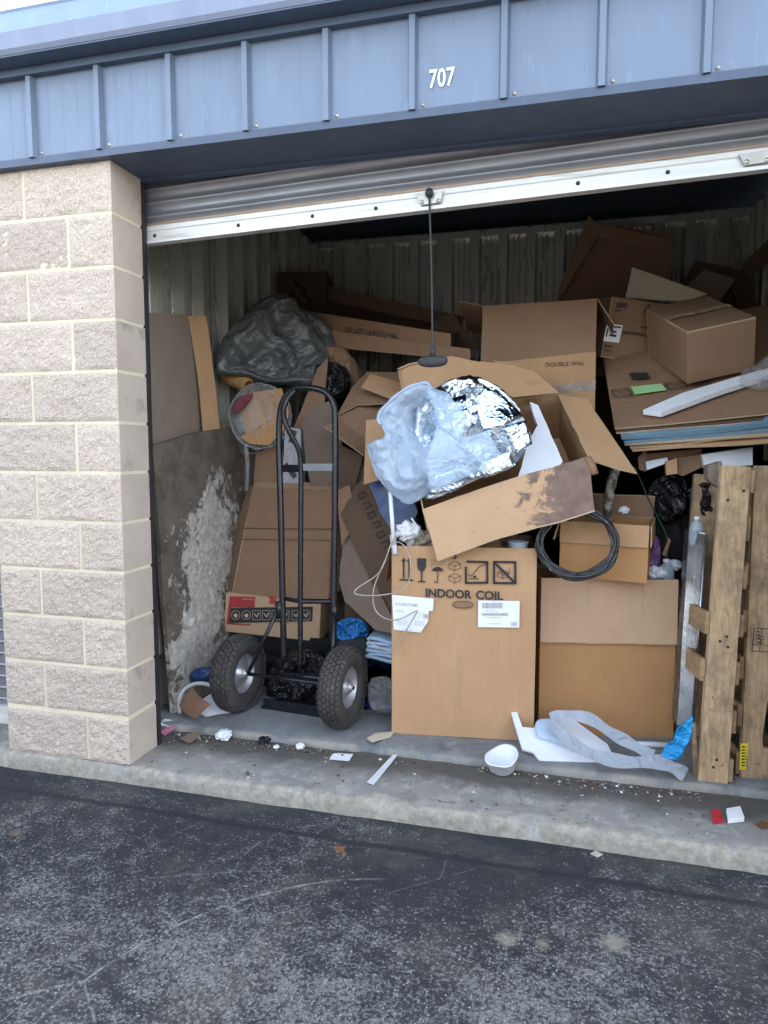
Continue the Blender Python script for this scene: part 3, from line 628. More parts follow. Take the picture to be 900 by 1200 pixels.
# closed door of the next unit, a sliver of it shows left of the pillar
N_ = T('rollup_door', 'closed dark roll-up door of the neighbouring unit beyond the tan pillar', 'door', (-1.8, .24, 0))
m = MB(); prof = []; z = .09
while z < 2.45:
    for dz, dy in ((0, 0), (.018, 0), (.024, -.012), (.030, -.016), (.036, -.012), (.042, 0)): prof.append((z+dz, dy))
    z += .056
n_ = len(prof); m.add([Vector((x, .25+dy, z_)) for x in (-3.05, -.60) for z_, dy in prof], [(j, n_+j, n_+j+1, j+1) for j in range(n_-1)]); obj('curtain', m, 'door_grey', N_)
obj('bottom_bar', MB().box(-3.05, -.6, .225, .262, .0, .088), 'bar_alu', N_)
# pull cord
pc = T('pull_cord', 'dark pull cord with T handle hanging from the door bar', 'cord', PY(507, 431, .21))
top = Vector((1.215, .206, bz(1.215)+.05)); bot = PY(507, 424, .21)
obj('cord', MB().tube(cat([top, top*.5+bot*.5+Vector((.003, 0, 0)), bot], 6), .004, 8), 'black_dull', pc)
obj('knot', MB().lathe([(0, .022), (.012, .018), (.016, .005), (.013, -.008), (0, -.012)], top, Vector((0, 0, 1)), 12), 'black_dull', pc)
h = obj('handle', pillow([bot+Vector((a, 0, b)) for a, b in ((-.058, .004), (-.05, .016), (-.02, .022), (.02, .022), (.05, .016), (.058, .004), (.05, -.012), (.02, -.02), (-.02, -.02), (-.05, -.012))], Vector((0, -1, 0)), .013, .013, amp=0, k=3, rings=5), 'black_dull', pc)
obj('ferrule', MB().lathe([(.0, .06), (.009, .058), (.012, .02), (.0, .018)], bot, Vector((0, 0, 1)), 10), 'black_dull', pc)

# ================================================================== the things in the unit
UP = Vector((0, 0, 1)); FRONT = Vector((0, -1, 0))
# ---- INDOOR COIL carton
t, m = carton('tall tan carton printed INDOOR COIL with shipping labels and handling symbols', (.995, .525, FZ+.001), (6, -.4, -.2), (.63, .45, .857), 'card_tan', flaps=[('l', 172, .18, 'card_tan'), ('b', 176, .2, 'card_tan')], wav=.005, seed=1)
cp = (m @ Vector((0, -.003, 0)), (m.to_3x3() @ FRONT)); ux = m.to_3x3() @ Vector((1, 0, 0)); uz = m.to_3x3() @ UP
def Z1(x, y): return PL(455+x/5, 630+y/5, (cp[0]+cp[1]*.004, cp[1]))    # coordinates read off a 5x enlargement
ink = MB(); S = lambda l, wd, cl=False: ink.stroke([Z1(*q) for q in l], wd, cp[1], cl)
for x in (90, 122):                             # this way up
    S([(x, 240), (x, 135)], .007); ink.fill([Z1(x-13, 140), Z1(x+13, 140), Z1(x+1, 114)])
S([(68, 247), (142, 250)], .007)
ink.fill([Z1(*q) for q in ((170, 120), (221, 122), (221, 170), (212, 190), (199, 200), (186, 196), (174, 182), (170, 165))]); S([(196, 198), (196, 254)], .006); S([(176, 258), (215, 258)], .006)   # glass
ink.fill([Z1(*q) for q in ((254, 198), (262, 182), (276, 173), (289, 170), (303, 174), (317, 184), (324, 199), (312, 194), (300, 199), (289, 194), (277, 199), (266, 194))]); S([(289, 195), (289, 255), (284, 264), (275, 263), (271, 252)], .0035)   # umbrella
for k in range(26):
    x, y = 248+(k % 7)*13+(k//7 % 2)*6, 128+(k//7)*13
    if not (255 < x < 325 and y > 160): S([(x, y), (x-3, y+7)], .0022)
def cube(cx, cy, r):
    S([(cx, cy-r*.62), (cx+r, cy-r*.2), (cx+r, cy+r*.55), (cx, cy+r), (cx-r, cy+r*.55), (cx-r, cy-r*.2)], .0022, True); S([(cx-r, cy-r*.2), (cx, cy+r*.2), (cx+r, cy-r*.2)], .0022); S([(cx, cy+r*.2), (cx, cy+r)], .0022)
cube(390, 160, 34); cube(390, 232, 34)          # stacking limit 3
S([(462, 140), (580, 144), (580, 264), (455, 266), (455, 172)], .010); S([(468, 215), (487, 226), (535, 168), (570, 156)], .0035); S([(473, 240), (530, 243)], .0035); ink.fill([Z1(507+9*math.cos(a*.7), 230+9*math.sin(a*.7)) for a in range(9)])
S([(620, 142), (744, 144), (744, 267), (620, 266)], .010, True); S([(626, 150), (738, 262)], .0105); cube(672, 210, 32); S([(650, 175), (662, 185), (668, 240)], .002); S([(706, 175), (712, 195), (700, 235)], .002)
obj('handling_symbols', ink, 'ink', t)
o0 = Z1(216, 345); o1 = Z1(486, 358); o2 = Z1(512, 358); d = (o1-o0).normalized()
text('INDOOR', o0, d, uz, (Z1(216, 297)-o0).length*.97, 'ink', t, weight=.025, fitw=(o1-o0).length); text('COIL', o2, d, uz, (Z1(216, 297)-o0).length*.97, 'ink', t, weight=.025, fitw=(Z1(671, 362)-o2).length)
text('3', Z1(375, 124), d, uz, .03, 'ink', t, weight=.02)
hh = MB().fill([Z1(437+57*math.copysign(abs(math.cos(a*math.pi/12))**.6, math.cos(a*math.pi/12)), 392+20*math.sin(a*math.pi/12)) for a in range(24)]); obj('hand_hole', hh, 'card_brown', t)
obj('hand_hole_edge', MB().stroke([Z1(437+57*math.copysign(abs(math.cos(a*math.pi/12))**.6, math.cos(a*math.pi/12)), 392+20*math.sin(a*math.pi/12))+cp[1]*.001 for a in range(24)], .0028, cp[1], True), 'ink_faded', t)
lb = obj('shipping_label', MB().prism([Z1(527, 368)+cp[1]*.001, Z1(770, 371)+cp[1]*.001, Z1(768, 528)+cp[1]*.001, Z1(525, 524)+cp[1]*.001], cp[1], .001), 'paper_white', t)
g = MB(); Z2 = lambda x, y: Z1(x, y)+cp[1]*.0022
def bars(g, x0, x1, y0, y1, st, fn):
    x = x0
    while x < x1:
        w_ = random.choice((1.5, 2.5, 4)); g.fill([fn(x, y0), fn(x+w_, y0), fn(x+w_, y1), fn(x, y1)]); x += w_+random.choice((1.5, 2.5))
bars(g, 550, 670, 381, 414, 3, Z2); bars(g, 550, 705, 441, 458, 3, Z2); g.stroke([Z2(565, 428), Z2(640, 430)], .0022, cp[1]); g.stroke([Z2(570, 467), Z2(662, 469)], .002, cp[1]); g.stroke([Z2(595, 504), Z2(660, 505)], .0025, cp[1]); g.stroke([Z2(722, 494), Z2(752, 494), Z2(752, 517), Z2(722, 516)], .0022, cp[1], True); g.fill([Z2(728, 500), Z2(746, 500), Z2(746, 511), Z2(728, 511)])
obj('print', g, 'ink_grey', lb, kind='stuff')
l2 = obj('torn_label', MB().prism([Z1(*q)+cp[1]*.0015 for q in ((22, 335), (267, 358), (262, 428), (238, 430), (234, 490), (190, 556), (32, 540), (30, 500))], cp[1], .001), 'paper_white', t)
g = MB(); Z3 = lambda x, y: Z1(x, y)+cp[1]*.003
d2 = (Z3(222, 392)-Z3(45, 380)).normalized(); e2 = cp[1].cross(d2)*-1; e2 = e2 if e2.z > 0 else -e2
text('RCFZ6024STANMC', Z3(42, 396), d2, e2, .0135, 'ink_grey', l2, off=.0, stretch=.62, weight=.004); text('W4522', Z3(42, 434), d2, e2, .010, 'ink_grey', l2, off=0, stretch=.9)
for y in (485, 492, 500, 508): g.stroke([Z3(50, y), Z3(112, y+4)], .0014, cp[1]); g.stroke([Z3(155, y+5), Z3(212, y+10)], .0014, cp[1])
g.stroke([Z3(207, 448), Z3(232, 450), Z3(232, 473), Z3(207, 471)], .002, cp[1], True); g.fill([Z3(212, 453), Z3(227, 454), Z3(227, 468), Z3(212, 467)])
for k in range(9): g.fill([Z3(45+k*17, 533+k*1.3), Z3(50+k*17, 533+k*1.3), Z3(50+k*17, 538+k*1.3), Z3(45+k*17, 538+k*1.3)])
obj('print', g, 'ink_grey', l2, kind='stuff')
sc_ = [PL(x, y, (cp[0]+cp[1]*.004, cp[1])) for x, y in ((537, 766), (540, 772), (538, 785), (541, 792), (537, 800), (537, 815), (534, 828), (536, 834))]; obj('tear', MB().stroke(sc_, .0035, cp[1]), 'card_edge', t)
# ---- what lies in the coil carton's open top
CT = FZ+.857
obj('plastic_cup', MB().lathe([(.0, .0), (.032, 0), (.034, .004), (.044, .085), (.047, .087), (.046, .09), (.042, .086), (.032, .006), (0, .004)], PY(607, 650, .63)+Vector((0, 0, -.03)), UP, 20), 'bottle', None, 'small clear plastic cup in the open top of the coil carton', 'cup')
def wad(name, label, category, px, py, Y, r, mat, seed, sq=.8, amp=.25, group=None, zmin=None):
    bm = bmesh.new(); bmesh.ops.create_icosphere(bm, subdivisions=4, radius=1); c = PY(px, py, Y); mb = MB(); vs = []
    for v_ in bm.verts:
        p = v_.co.normalized(); q = p*2.2+Vector((seed, seed*2, 0)); k = 1+amp*(noise.noise(q)+.6*(.5-abs(noise.noise(q*2.4))*1.6)+.3*noise.noise(q*5)); z = p*k*r; z.z *= sq; z = c+z
        if zmin is not None: z.z = max(z.z, zmin)
        vs.append(z)
    bm.verts.index_update(); mb.add(vs, [tuple(x.index for x in f.verts) for f in bm.faces], True); bm.free()
    return obj(name, mb, mat, None, label, category, group)
wad('paper_wad', 'crumpled white tissue in the coil carton beside the pole', 'paper', 480, 624, .66, .055, 'paper_white', 3, .8, .5)
wad('food_scraps', 'brown and green food scraps heaped in the coil carton', 'scraps', 503, 634, .68, .07, 'soil_food', 5, .6, .5)
wad('food_scraps', 'brown paper scraps in the coil carton behind the stained flap', 'scraps', 565, 640, .72, .09, 'card_brown', 8, .6, .5)
obj('drinking_straw', MB().tube([PY(482, 607, .6), PY(500, 632, .66)], .004, 8), 'paper_white', None, 'white drinking straw sticking out of the coil carton', 'straw')
obj('white_pole', MB().tube([PY(457, 572, .56), PY(462, 645, .52)], .0095, 12).tube([PY(460, 627, .54), PY(463, 650, .515)], .0125, 12), 'pvc', None, 'thin white plastic pole leaning at the corner of the coil carton', 'pole')
# ---- loose wire
wr = cat([PY(x, y, Y) for x, y, Y in ((472, 628, .6), (460, 634, .5), (445, 670, .48), (418, 690, .46), (420, 697, .45), (450, 697, .44), (476, 688, .49), (481, 660, .5), (474, 640, .53), (461, 636, .5), (452, 655, .5), (438, 690, .47), (440, 715, .46), (455, 726, .47), (470, 725, .5), (488, 716, .505), (486, 722, .51), (472, 745, .51), (460, 762, .5), (440, 757, .46), (430, 748, .5))], 6)
obj('loose_wire', MB().tube(wr, .0028, 7), 'wire_beige', None, 'tangled beige wire looping beside the coil carton', 'wire')
# ---- box2: big box with folded-out flap, and box3 on it
t2, m2 = carton('large orange-brown open carton with a paler flap folded over its front', (1.640, .682, FZ+.001), (12.1, -3.2, .4), (.60, .42, .707), 'card_orange', flaps=[('f', 178, .285, 'card_light'), ('b', 40, .12, 'card_light'), ('r', 176, .2, 'card_light')], wav=.004, seed=21)
obj('crease', MB().stroke([m2 @ Vector((x, -.0125, .425+.28*k)) for x, k in ((.205, 0), (.207, 1))], .0025, m2.to_3x3() @ FRONT).stroke([m2 @ Vector((x, -.0125, .425+.28*k)) for x, k in ((.445, 0), (.447, 1))], .0025, m2.to_3x3() @ FRONT), 'card_edge', t2)
t3, m3 = carton('small open box with a pale rim band sitting on the large orange-brown carton', (1.712, .745, .752), (-9, 1.5, 1.0), (.37, .33, .245), 'card_orange', flaps=[('f', 178, .095, 'card_tan'), ('r', 178, .09, 'card_tan'), ('b', 20, .1, 'card_brown'), ('l', 165, .09, 'card_tan')], wav=.003, seed=31)
obj('birch_log', MB().tube(cat([PY(712, 612, .9), PY(713, 585, .88), PY(718, 560, .88), PY(722, 548, .9)], 5), [.016, .017, .019, .02, .021, .020, .022, .021, .024, .023, .022, .02, .024, .023, .022, .02][:16], 12), 'bark', None, 'short peeling birch stick standing in the small open box', 'stick')
wad('paper_wad', 'small white wad in the small open box', 'paper', 731, 598, .86, .022, 'paper_white', 12)
obj('green_wire', MB().tube(cat([PY(x, y, Y) for x, y, Y in ((744, 548, .8), (752, 566, .9), (760, 585, .95), (770, 605, 1.0), (782, 632, 1.0), (780, 660, 1.0))], 5), .0035, 7), 'wire_green', None, 'green cord trailing down in front of the black bags', 'cord')
# ---- cable coil
ck = MB(); cc = PY(676, 637, .60); e1 = Vector((math.cos(rad(8)), math.sin(rad(8)), 0)); e2 = Vector((0, .16, .99)).normalized()
for k in range(12):
    r0 = .150+random.uniform(-.010, .012); ph = random.uniform(0, 6); o_ = FRONT*random.uniform(-.012, .014)+e1*random.uniform(-.006, .006)+e2*random.uniform(-.007, .007)
    ck.tube([cc+o_+e1*math.cos(a)*r0*1.03+e2*math.sin(a)*r0*.93+FRONT*.008*math.sin(3*a+ph)+(e1*math.cos(a)+e2*math.sin(a))*.004*math.sin(5*a+ph) for a in [2*math.pi*i/56 for i in range(56)]], .0072, 8, True)
obj('cable_coil', ck, 'cable_black', None, 'coil of black cable hanging in front of the small open box', 'cable')

# ---- tipped carton with foil on top of the coil carton
tb = T('cardboard_box', 'tipped open carton with a wet-stained front flap on top of the coil carton', 'box', (1.35, .7, CT))
A_, B_, C_, D_ = PY(474, 480, .93), PY(655, 462, .96), PY(691, 540, .60), PY(497, 598, .54)
inn = ((B_-A_).cross(D_-A_)).normalized(); inn = inn if inn.y > 0 else -inn; inn = (inn+Vector((0, .1, -.45))).normalized()*.26
A2, B2, C2, D2 = A_+inn, B_+inn, C_+inn, D_+inn
bd = MB()
for p, s in (((A_, B_, B2, A2), 1), ((B_, C_, C2, B2), 2), ((C_, D_, D2, C2), 3), ((D_, A_, A2, D2), 4), ((A2, B2, C2, D2), 5)): bd.sheet(*p, .006, 8, 6, .006, s)
obj('body', bd, 'card_tan', tb)
obj('front_flap', MB().sheet(PY(513, 657, .495), PY(697, 597, .50), PY(689, 535, .56), PY(495, 598, .53), .006, 14, 8, .010, 3, -.012, .004), 'card_wet', tb, label='front flap with a dark wet stain')
obj('flap_roll', MB().tube([PY(688, 536, .565), PY(694, 546, .553), PY(697, 556, .545)], .016, 10), 'card_brown', tb)
obj('flap', MB().sheet(C_, B_, PY(688, 468, .95), PY(746, 555, .62), .006, 10, 8, .008, 6, .006, .004), 'card_tan', tb)
obj('flap', warp_poly([PY(*q) for q in ((476, 478, .935), (655, 460, .965), (640, 447, .99), (622, 432, 1.02), (598, 427, 1.03), (560, 424, 1.03), (528, 417, 1.03), (500, 424, 1.02), (467, 432, 1.0), (468, 445, .985))], Vector((0, -1, .2)).normalized(), .006, .012, 4, 5), 'card_tan', tb)
obj('torn_edge', MB().tube([PY(x, y, Y) for x, y, Y in ((466, 433, .995), (480, 427, 1.005), (496, 424, 1.01))], .006, 6).tube([PY(x, y, Y) for x, y, Y in ((467, 434, .99), (469, 446, .98), (476, 458, .965))], .004, 6).tube([PY(x, y, Y) for x, y, Y in ((578, 423, 1.02), (600, 426, 1.02), (622, 431, 1.01))], .003, 6), 'card_edge', tb)
# foil lined insulation bag
fb = T('foil_bag', 'crumpled silver foil bag with a milky plastic liner in the tipped carton', 'bag', (1.2, .66, 1.2))
nf = (CAM-PY(545, 510, .6)).normalized()
fl = pix([(500, 462), (520, 449), (548, 440), (575, 448), (600, 466), (614, 490), (622, 515), (612, 535), (600, 552), (575, 560), (548, 568), (520, 582), (497, 586), (490, 560), (485, 520), (488, 480)], (PY(545, 510, .66), nf))
fo_ = obj('foil', pillow(fl, nf, .05, .14, 4, .014, 14., 30, 9, big=.085, bfreq=5., flat=True), 'foil', fb)
cin, clo = PY(492, 495, .57), PY(470, 560, .55)
lz = lambda q: -.15*math.exp(-((q-cin).length/.095)**2)+.055*math.exp(-((q-clo).length/.11)**2)
for k, (l, dz) in enumerate((([(566, 452, .56), (592, 466, .58), (614, 488, .60), (588, 500, .53), (566, 506, .52), (560, 480, .53)], 0), ([(588, 500, .53), (616, 492, .59), (622, 520, .60), (606, 530, .55)], 0), ([(566, 540, .51), (598, 530, .54), (604, 545, .56), (578, 556, .53), (556, 560, .52)], 0), ([(512, 556, .50), (540, 548, .50), (562, 560, .52), (530, 576, .52), (504, 580, .52)], 0), ([(520, 470, .56), (545, 462, .55), (552, 500, .51), (534, 520, .50)], 0))):
    pts_ = [PY(*q) for q in l]; nn_ = (pts_[1]-pts_[0]).cross(pts_[-1]-pts_[0]).normalized(); nn_ = nn_ if nn_.dot(nf) > 0 else -nn_
    obj('foil_fold', warp_poly([p+nf*.035 for p in pts_], nn_, .001, .022, 5, k*3, 9.), 'foil_smooth', fb, smooth=True)
nl = (CAM-PY(480, 520, .5)+Vector((-.6, 0, .2))).normalized()
ll = pix([(478, 455), (500, 449), (508, 462), (524, 488), (541, 515), (543, 540), (530, 556), (508, 570), (495, 584), (480, 591), (468, 586), (452, 572), (440, 556), (436, 545), (431, 528), (432, 519), (450, 512), (447, 498), (444, 487), (458, 470)], (PY(485, 520, .57), nl))
obj('liner', pillow(ll, nl, .03, .12, 9, .013, 13., 40, 9, 0, zf=lz, big=.04, bfreq=6.), 'plastic_white', fb)
obj('hem', MB().tube(cat([p+nl*.01 for p in (ll[17], ll[18], ll[19], ll[0], ll[1], ll[2], ll[3], ll[4])], 5), [.005+.004*abs(math.sin(i*.7)) for i in range(36)], 8), 'plastic_white', fb)
for k, l in enumerate(([(512, 500, .50), (545, 512, .49), (570, 505, .50), (585, 530, .51), (560, 552, .50), (530, 566, .50), (505, 575, .51), (500, 540, .49)], [(500, 452, .60), (525, 462, .55), (548, 490, .51), (540, 520, .49), (515, 500, .52)])):
    pts_ = [PY(*q)+nf*.062 for q in l]; obj('film_overlap', warp_poly(pts_, nf, .001, .03, 5, k*5+2, 8.), 'film_haze', fb, smooth=True)
fo = plane3((622, 473, .82), (660, 545, .64), (608, 553, .62)); obj('foam_wedge', warp_poly(pix([(621, 472), (631, 476), (646, 508), (660, 540), (650, 556), (606, 566), (618, 520), (630, 498)], fo), fo[1], .035, .02, 4, 3, 7.), 'foam_white', None, 'white foam sheet wedged beside the foil bag', 'foam')
sheet_thing('cardboard_strip', 'upright tan cardboard strip behind the milky plastic liner', 'cardboard', vplane(.80), [(429, 493), (452, 489), (462, 560), (446, 562), (426, 568)], .006, 'card_tan', 3)

# ---- hand truck (two-wheel, P-shaped handle)
ht = T('hand_truck', 'black two-wheel hand truck with fat knobbly tyres', 'hand truck', (.46, .6, FZ))
def wheel(c, ax, r=.186, wd=.105):
    w_ = T('wheel', '', '', (0, 0, 0)); w_.parent = ht; w_.location = c-Vector(ht.location); del w_['label']; del w_['category']
    hw = wd/2; prof = [(.096, -.030), (.100, -.042), (.125, -.052), (.150, -.053), (.168, -.047), (.178, -.036), (.182, -.018), (.183, 0), (.182, .018), (.178, .036), (.168, .047), (.150, .053), (.125, .052), (.100, .042), (.096, .030)]
    obj('tyre', MB().lathe(prof, c, ax, 48), 'rubber', w_)
    tr = MB(); u = ax.orthogonal().normalized(); v_ = ax.cross(u); n_ = 40
    for k in range(n_):
        for q, (h, rr, tilt) in enumerate(((-.044, .172, -.75), (-.028, .1815, -.22), (-.0095, .184, 0), (.0095, .184, 0), (.028, .1815, .22), (.044, .172, .75))):
            a = 2*math.pi*(k+(q % 2)*.5)/n_; rd = u*math.cos(a)+v_*math.sin(a); tg = ax.cross(rd); nr = (rd*math.cos(tilt)+ax*math.sin(tilt)); aw = nr.cross(tg)
            p = c+rd*rr+ax*h; m_ = Matrix((tg, aw, nr)).transposed().to_4x4(); m_.translation = p; tr.box(-.0105, .0105, -.0078, .0078, -.004, .0055, m_)
    obj('tread', tr, 'rubber', w_)
    rim = MB().lathe([(.102, -.036), (.104, -.03), (.09, -.024), (.086, -.006), (.07, -.004), (.034, -.012), (.03, -.03), (.0, -.03)], c, ax, 32).lathe([(.102, .036), (.104, .03), (.09, .024), (.086, .006), (.07, .004), (.034, .012), (.03, .03), (.0, .03)], c, ax, 32)
    rm = obj('rim', rim, 'rim_metal', w_)
    obj('hub', MB().lathe([(.022, .03), (.022, .04), (.010, .042), (.010, .05), (0, .05)], c, ax, 16), 'steel_worn', w_)
wl = Vector((.195, .612, FZ+.188)); wr_ = Vector((.755, .552, FZ+.188)); ax = (wr_-wl).normalized()
wheel(wl, ax); wheel(wr_, ax)
obj('axle', MB().tube([wl-ax*.02, wr_+ax*.055], .0095, 12), 'black_paint', ht)
side = ax; mid = (wl+wr_)/2
def H(s, y, z): return mid+side*s+Vector((0, y, 0))+UP*(z-mid.z)      # sideways, back from the axle, height
RT = .0155
lo_l, lo_r = PY(335, 765, .66), PY(392, 768, .63)
hl = [PY(333, 775, .64), PY(331, 700, .66), PY(329, 600, .70), PY(327, 520, .735), PY(328, 487, .745), PY(332, 470, .745), PY(340, 459, .745), PY(352, 454.5, .74), PY(370, 455.5, .73), PY(383, 461, .725), PY(391, 474, .72), PY(393, 500, .715), PY(392.5, 600, .68), PY(391, 700, .64), PY(391, 778, .61)]
obj('frame_hoop', MB().tube(cat(hl, 6), RT, 14), 'black_paint', ht)
hc = [PY(352, 785, .63), PY(352, 700, .65), PY(352.5, 600, .685), PY(352.5, 545, .70), PY(349, 525, .69), PY(340, 508, .67), PY(334, 494, .665), PY(332.5, 480, .68), PY(337, 467, .70), PY(346, 457.5, .72)]
obj('centre_tube', MB().tube(cat(hc, 6), .0125, 14), 'black_paint', ht)
def flat(a, b, h, th, mat, nm, par=None):
    d = (b-a).normalized(); n_ = Vector((d.y, -d.x, 0)).normalized(); q = UP*h/2
    return obj(nm, MB().prism([a-q, b-q, b+q, a+q], n_, th), mat, par or ht)
flat(PY(330, 549, .725), PY(354, 549, .69), .036, .008, 'black_paint', 'cross_bar'); flat(PY(355, 547.5, .685), PY(392, 547.5, .69), .034, .006, 'galv_dark', 'nameplate')
obj('cross_bar', MB().tube([PY(332, 701, .66), PY(352, 705, .65), PY(391, 705, .64)], .0105, 10), 'black_paint', ht)
obj('base_bar', MB().tube([PY(326, 790, .635), PY(395, 797, .605)], .012, 10), 'black_paint', ht)
for a, b in ((PY(327, 712, .65), wl+ax*.05), (PY(392, 715, .63), wr_-ax*.06)): obj('brace', MB().tube([a, b], .010, 8).tube([a+UP*.03, a-UP*.05], .017, 10), 'black_paint', ht)
nose = MB().box(-.19, .19, .05, .24, FZ+.002, FZ+.010, Matrix.Translation(Vector((mid.x, mid.y, 0))) @ Matrix.Rotation(math.atan2(ax.y, ax.x), 4, 'Z')); obj('nose_plate', nose, 'black_paint', ht)
obj('nose_plate_riser', MB().prism([H(-.17, .05, FZ+.004), H(.17, .05, FZ+.004), H(.17, .05, FZ+.055), H(-.17, .05, FZ+.055)], FRONT, .006), 'black_paint', ht)

# ---- behind the hand truck
bn = vplane(.85)
obj('trash_bag', pillow(pix([(318, 830), (314, 800), (322, 775), (345, 762), (372, 765), (385, 790), (383, 830), (350, 836)], vplane(.86)), FRONT, .07, .13, 2, .034, 11., 24, 8), 'plastic_black', None, 'shiny black trash bag on the floor behind the hand truck', 'bag')
carton('black plastic tub beneath the red-printed carton', (.02, .945, FZ+.001), (3, 0, 0), (.62, .40, .285), 'black_dull', name='storage_tub', category='tub', seed=40, wav=.002)
obj('black_case', MB().prism(pix([(396, 752), (427, 748), (431, 770), (430, 838), (398, 838)], vplane(.80)), FRONT, .16), 'black_dull', None, 'black case standing behind the right tyre of the hand truck', 'case')
tr, mr = carton('closed carton with a red panel and a black symbol strip behind the hand truck', (-.045, .93, .328), (4.8, 0.5, 3.4), (.53, .34, .208), 'card_light', closed=True, seed=44, wav=.002)
rp = (mr @ Vector((0, -.004, 0)), mr.to_3x3() @ FRONT); RZ = lambda x, y, o=0: PL(250+x/6, 680+y/6, (rp[0]+rp[1]*(.002+o), rp[1]))
obj('red_panel', MB().fill([RZ(116, 112), RZ(295, 116), RZ(288, 192), RZ(122, 190), RZ(118, 300), RZ(262, 310), RZ(262, 318), RZ(92, 308)]), 'red_print', tr)
obj('symbol_strip', MB().fill([RZ(122, 195, .0008), RZ(700, 185, .0008), RZ(694, 288, .0008), RZ(115, 300, .0008)]), 'black_dull', tr)
g = MB()
for x in (157, 232): g.stroke([RZ(x+30*math.cos(a*.5236), 245+32*math.sin(a*.5236), .0016) for a in range(12)], .002, rp[1], True); g.fill([RZ(x-16, 245, .0016), RZ(x, 232, .0016), RZ(x+16, 245, .0016), RZ(x+2, 268, .0016)])
for x in (303, 372, 440, 505, 580, 650):
    g.stroke([RZ(x-27, 213, .0016), RZ(x+27, 213, .0016), RZ(x+27, 278, .0016), RZ(x-27, 278, .0016)], .0018, rp[1], True); g.stroke([RZ(x-14, 235, .0016), RZ(x+2, 258, .0016), RZ(x+15, 230, .0016)], .005, rp[1])
obj('symbols', g, 'ink_gold', tr)
text('ig', RZ(442, 128, .001), RZ(350, 128)-RZ(442, 128), RZ(400, 160)-RZ(400, 110), .04, 'ink_red', tr, weight=.04, off=-.0)
text('Community', RZ(285, 130, .001), RZ(150, 126)-RZ(285, 130), RZ(200, 160)-RZ(200, 120), .009, 'ink_gold', tr, off=0)
# opened carton resting on it
ob = T('cardboard_box', 'opened brown carton standing on its side on the red-printed carton', 'box', (.3, 1.0, .53))
obj('face', MB().sheet(PY(272, 699, .955), PY(384, 702, .95), PY(391, 575, 1.03), PY(297, 571, 1.03), .006, 10, 12, .006, 2), 'card_brown', ob)
obj('crease', MB().tube([PY(285, 619, .995), PY(389, 620, .985)], .002, 6).tube([PY(283, 632, .985), PY(388, 633, .98)], .0015, 6), 'card_dark', ob)
obj('flap', MB().sheet(PY(272, 697, .952), PY(297, 571, 1.027), PY(291, 568, 1.09), PY(259, 682, 1.06), .006, 8, 6, .006, 4), 'card_brown', ob)
obj('flap', MB().sheet(PY(384, 702, .95), PY(400, 690, 1.05), PY(404, 575, 1.12), PY(391, 575, 1.03), .006, 6, 6, .004, 5), 'card_brown', ob)
obj('flap', MB().sheet(PY(297, 571, 1.03), PY(391, 575, 1.03), PY(394, 566, 1.14), PY(300, 564, 1.14), .006, 6, 6, .004, 6), 'card_light', ob)
# filler cartons holding up the pile, coloured dark to read as its shaded gaps
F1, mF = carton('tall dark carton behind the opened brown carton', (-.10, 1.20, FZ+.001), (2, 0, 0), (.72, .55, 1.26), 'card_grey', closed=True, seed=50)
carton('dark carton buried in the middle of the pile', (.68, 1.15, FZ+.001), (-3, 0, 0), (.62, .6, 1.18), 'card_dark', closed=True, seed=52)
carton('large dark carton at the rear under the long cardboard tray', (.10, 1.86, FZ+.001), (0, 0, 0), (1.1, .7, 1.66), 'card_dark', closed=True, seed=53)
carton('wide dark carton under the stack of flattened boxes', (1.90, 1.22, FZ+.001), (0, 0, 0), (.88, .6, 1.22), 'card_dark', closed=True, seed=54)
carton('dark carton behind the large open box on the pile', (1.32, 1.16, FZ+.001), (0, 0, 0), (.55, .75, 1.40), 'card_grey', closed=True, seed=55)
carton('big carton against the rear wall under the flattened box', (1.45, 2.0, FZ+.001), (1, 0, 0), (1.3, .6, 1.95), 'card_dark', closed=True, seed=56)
# white printed box glimpsed through the hand truck
wb = obj('white_box', MB().prism(pix([(334, 500), (352, 503), (354, 566), (331, 566)], vplane(1.12)), FRONT, .05), 'ink_grey', None, 'white printed box glimpsed between the hand truck tubes', 'box')
g = MB(); wp = vplane(1.118)
for a, b in (((338, 505), (346, 508)), ((340, 515), (345, 517)), ((335, 545), (345, 558))): g.stroke(pix([a, b], wp), .03, FRONT)
obj('print', g, 'ink_faded', wb, kind='stuff')
sheet_thing('cardboard_sheet', 'dark torn cardboard sheet standing behind the hand truck handle', 'cardboard', vplane(1.10, 0, 0, 8), [(354, 495), (362, 480), (385, 470), (400, 500), (402, 575), (366, 575), (358, 540)], .006, 'card_grey', 8)
obj('stair_strip', MB().tube(cat([PY(288, 520, 1.02), PY(290, 545, 1.02), PY(289, 575, 1.03)], 4), .012, 8), 'clear_film', None, 'twisted end of the clear plastic wrap hanging down', 'plastic')
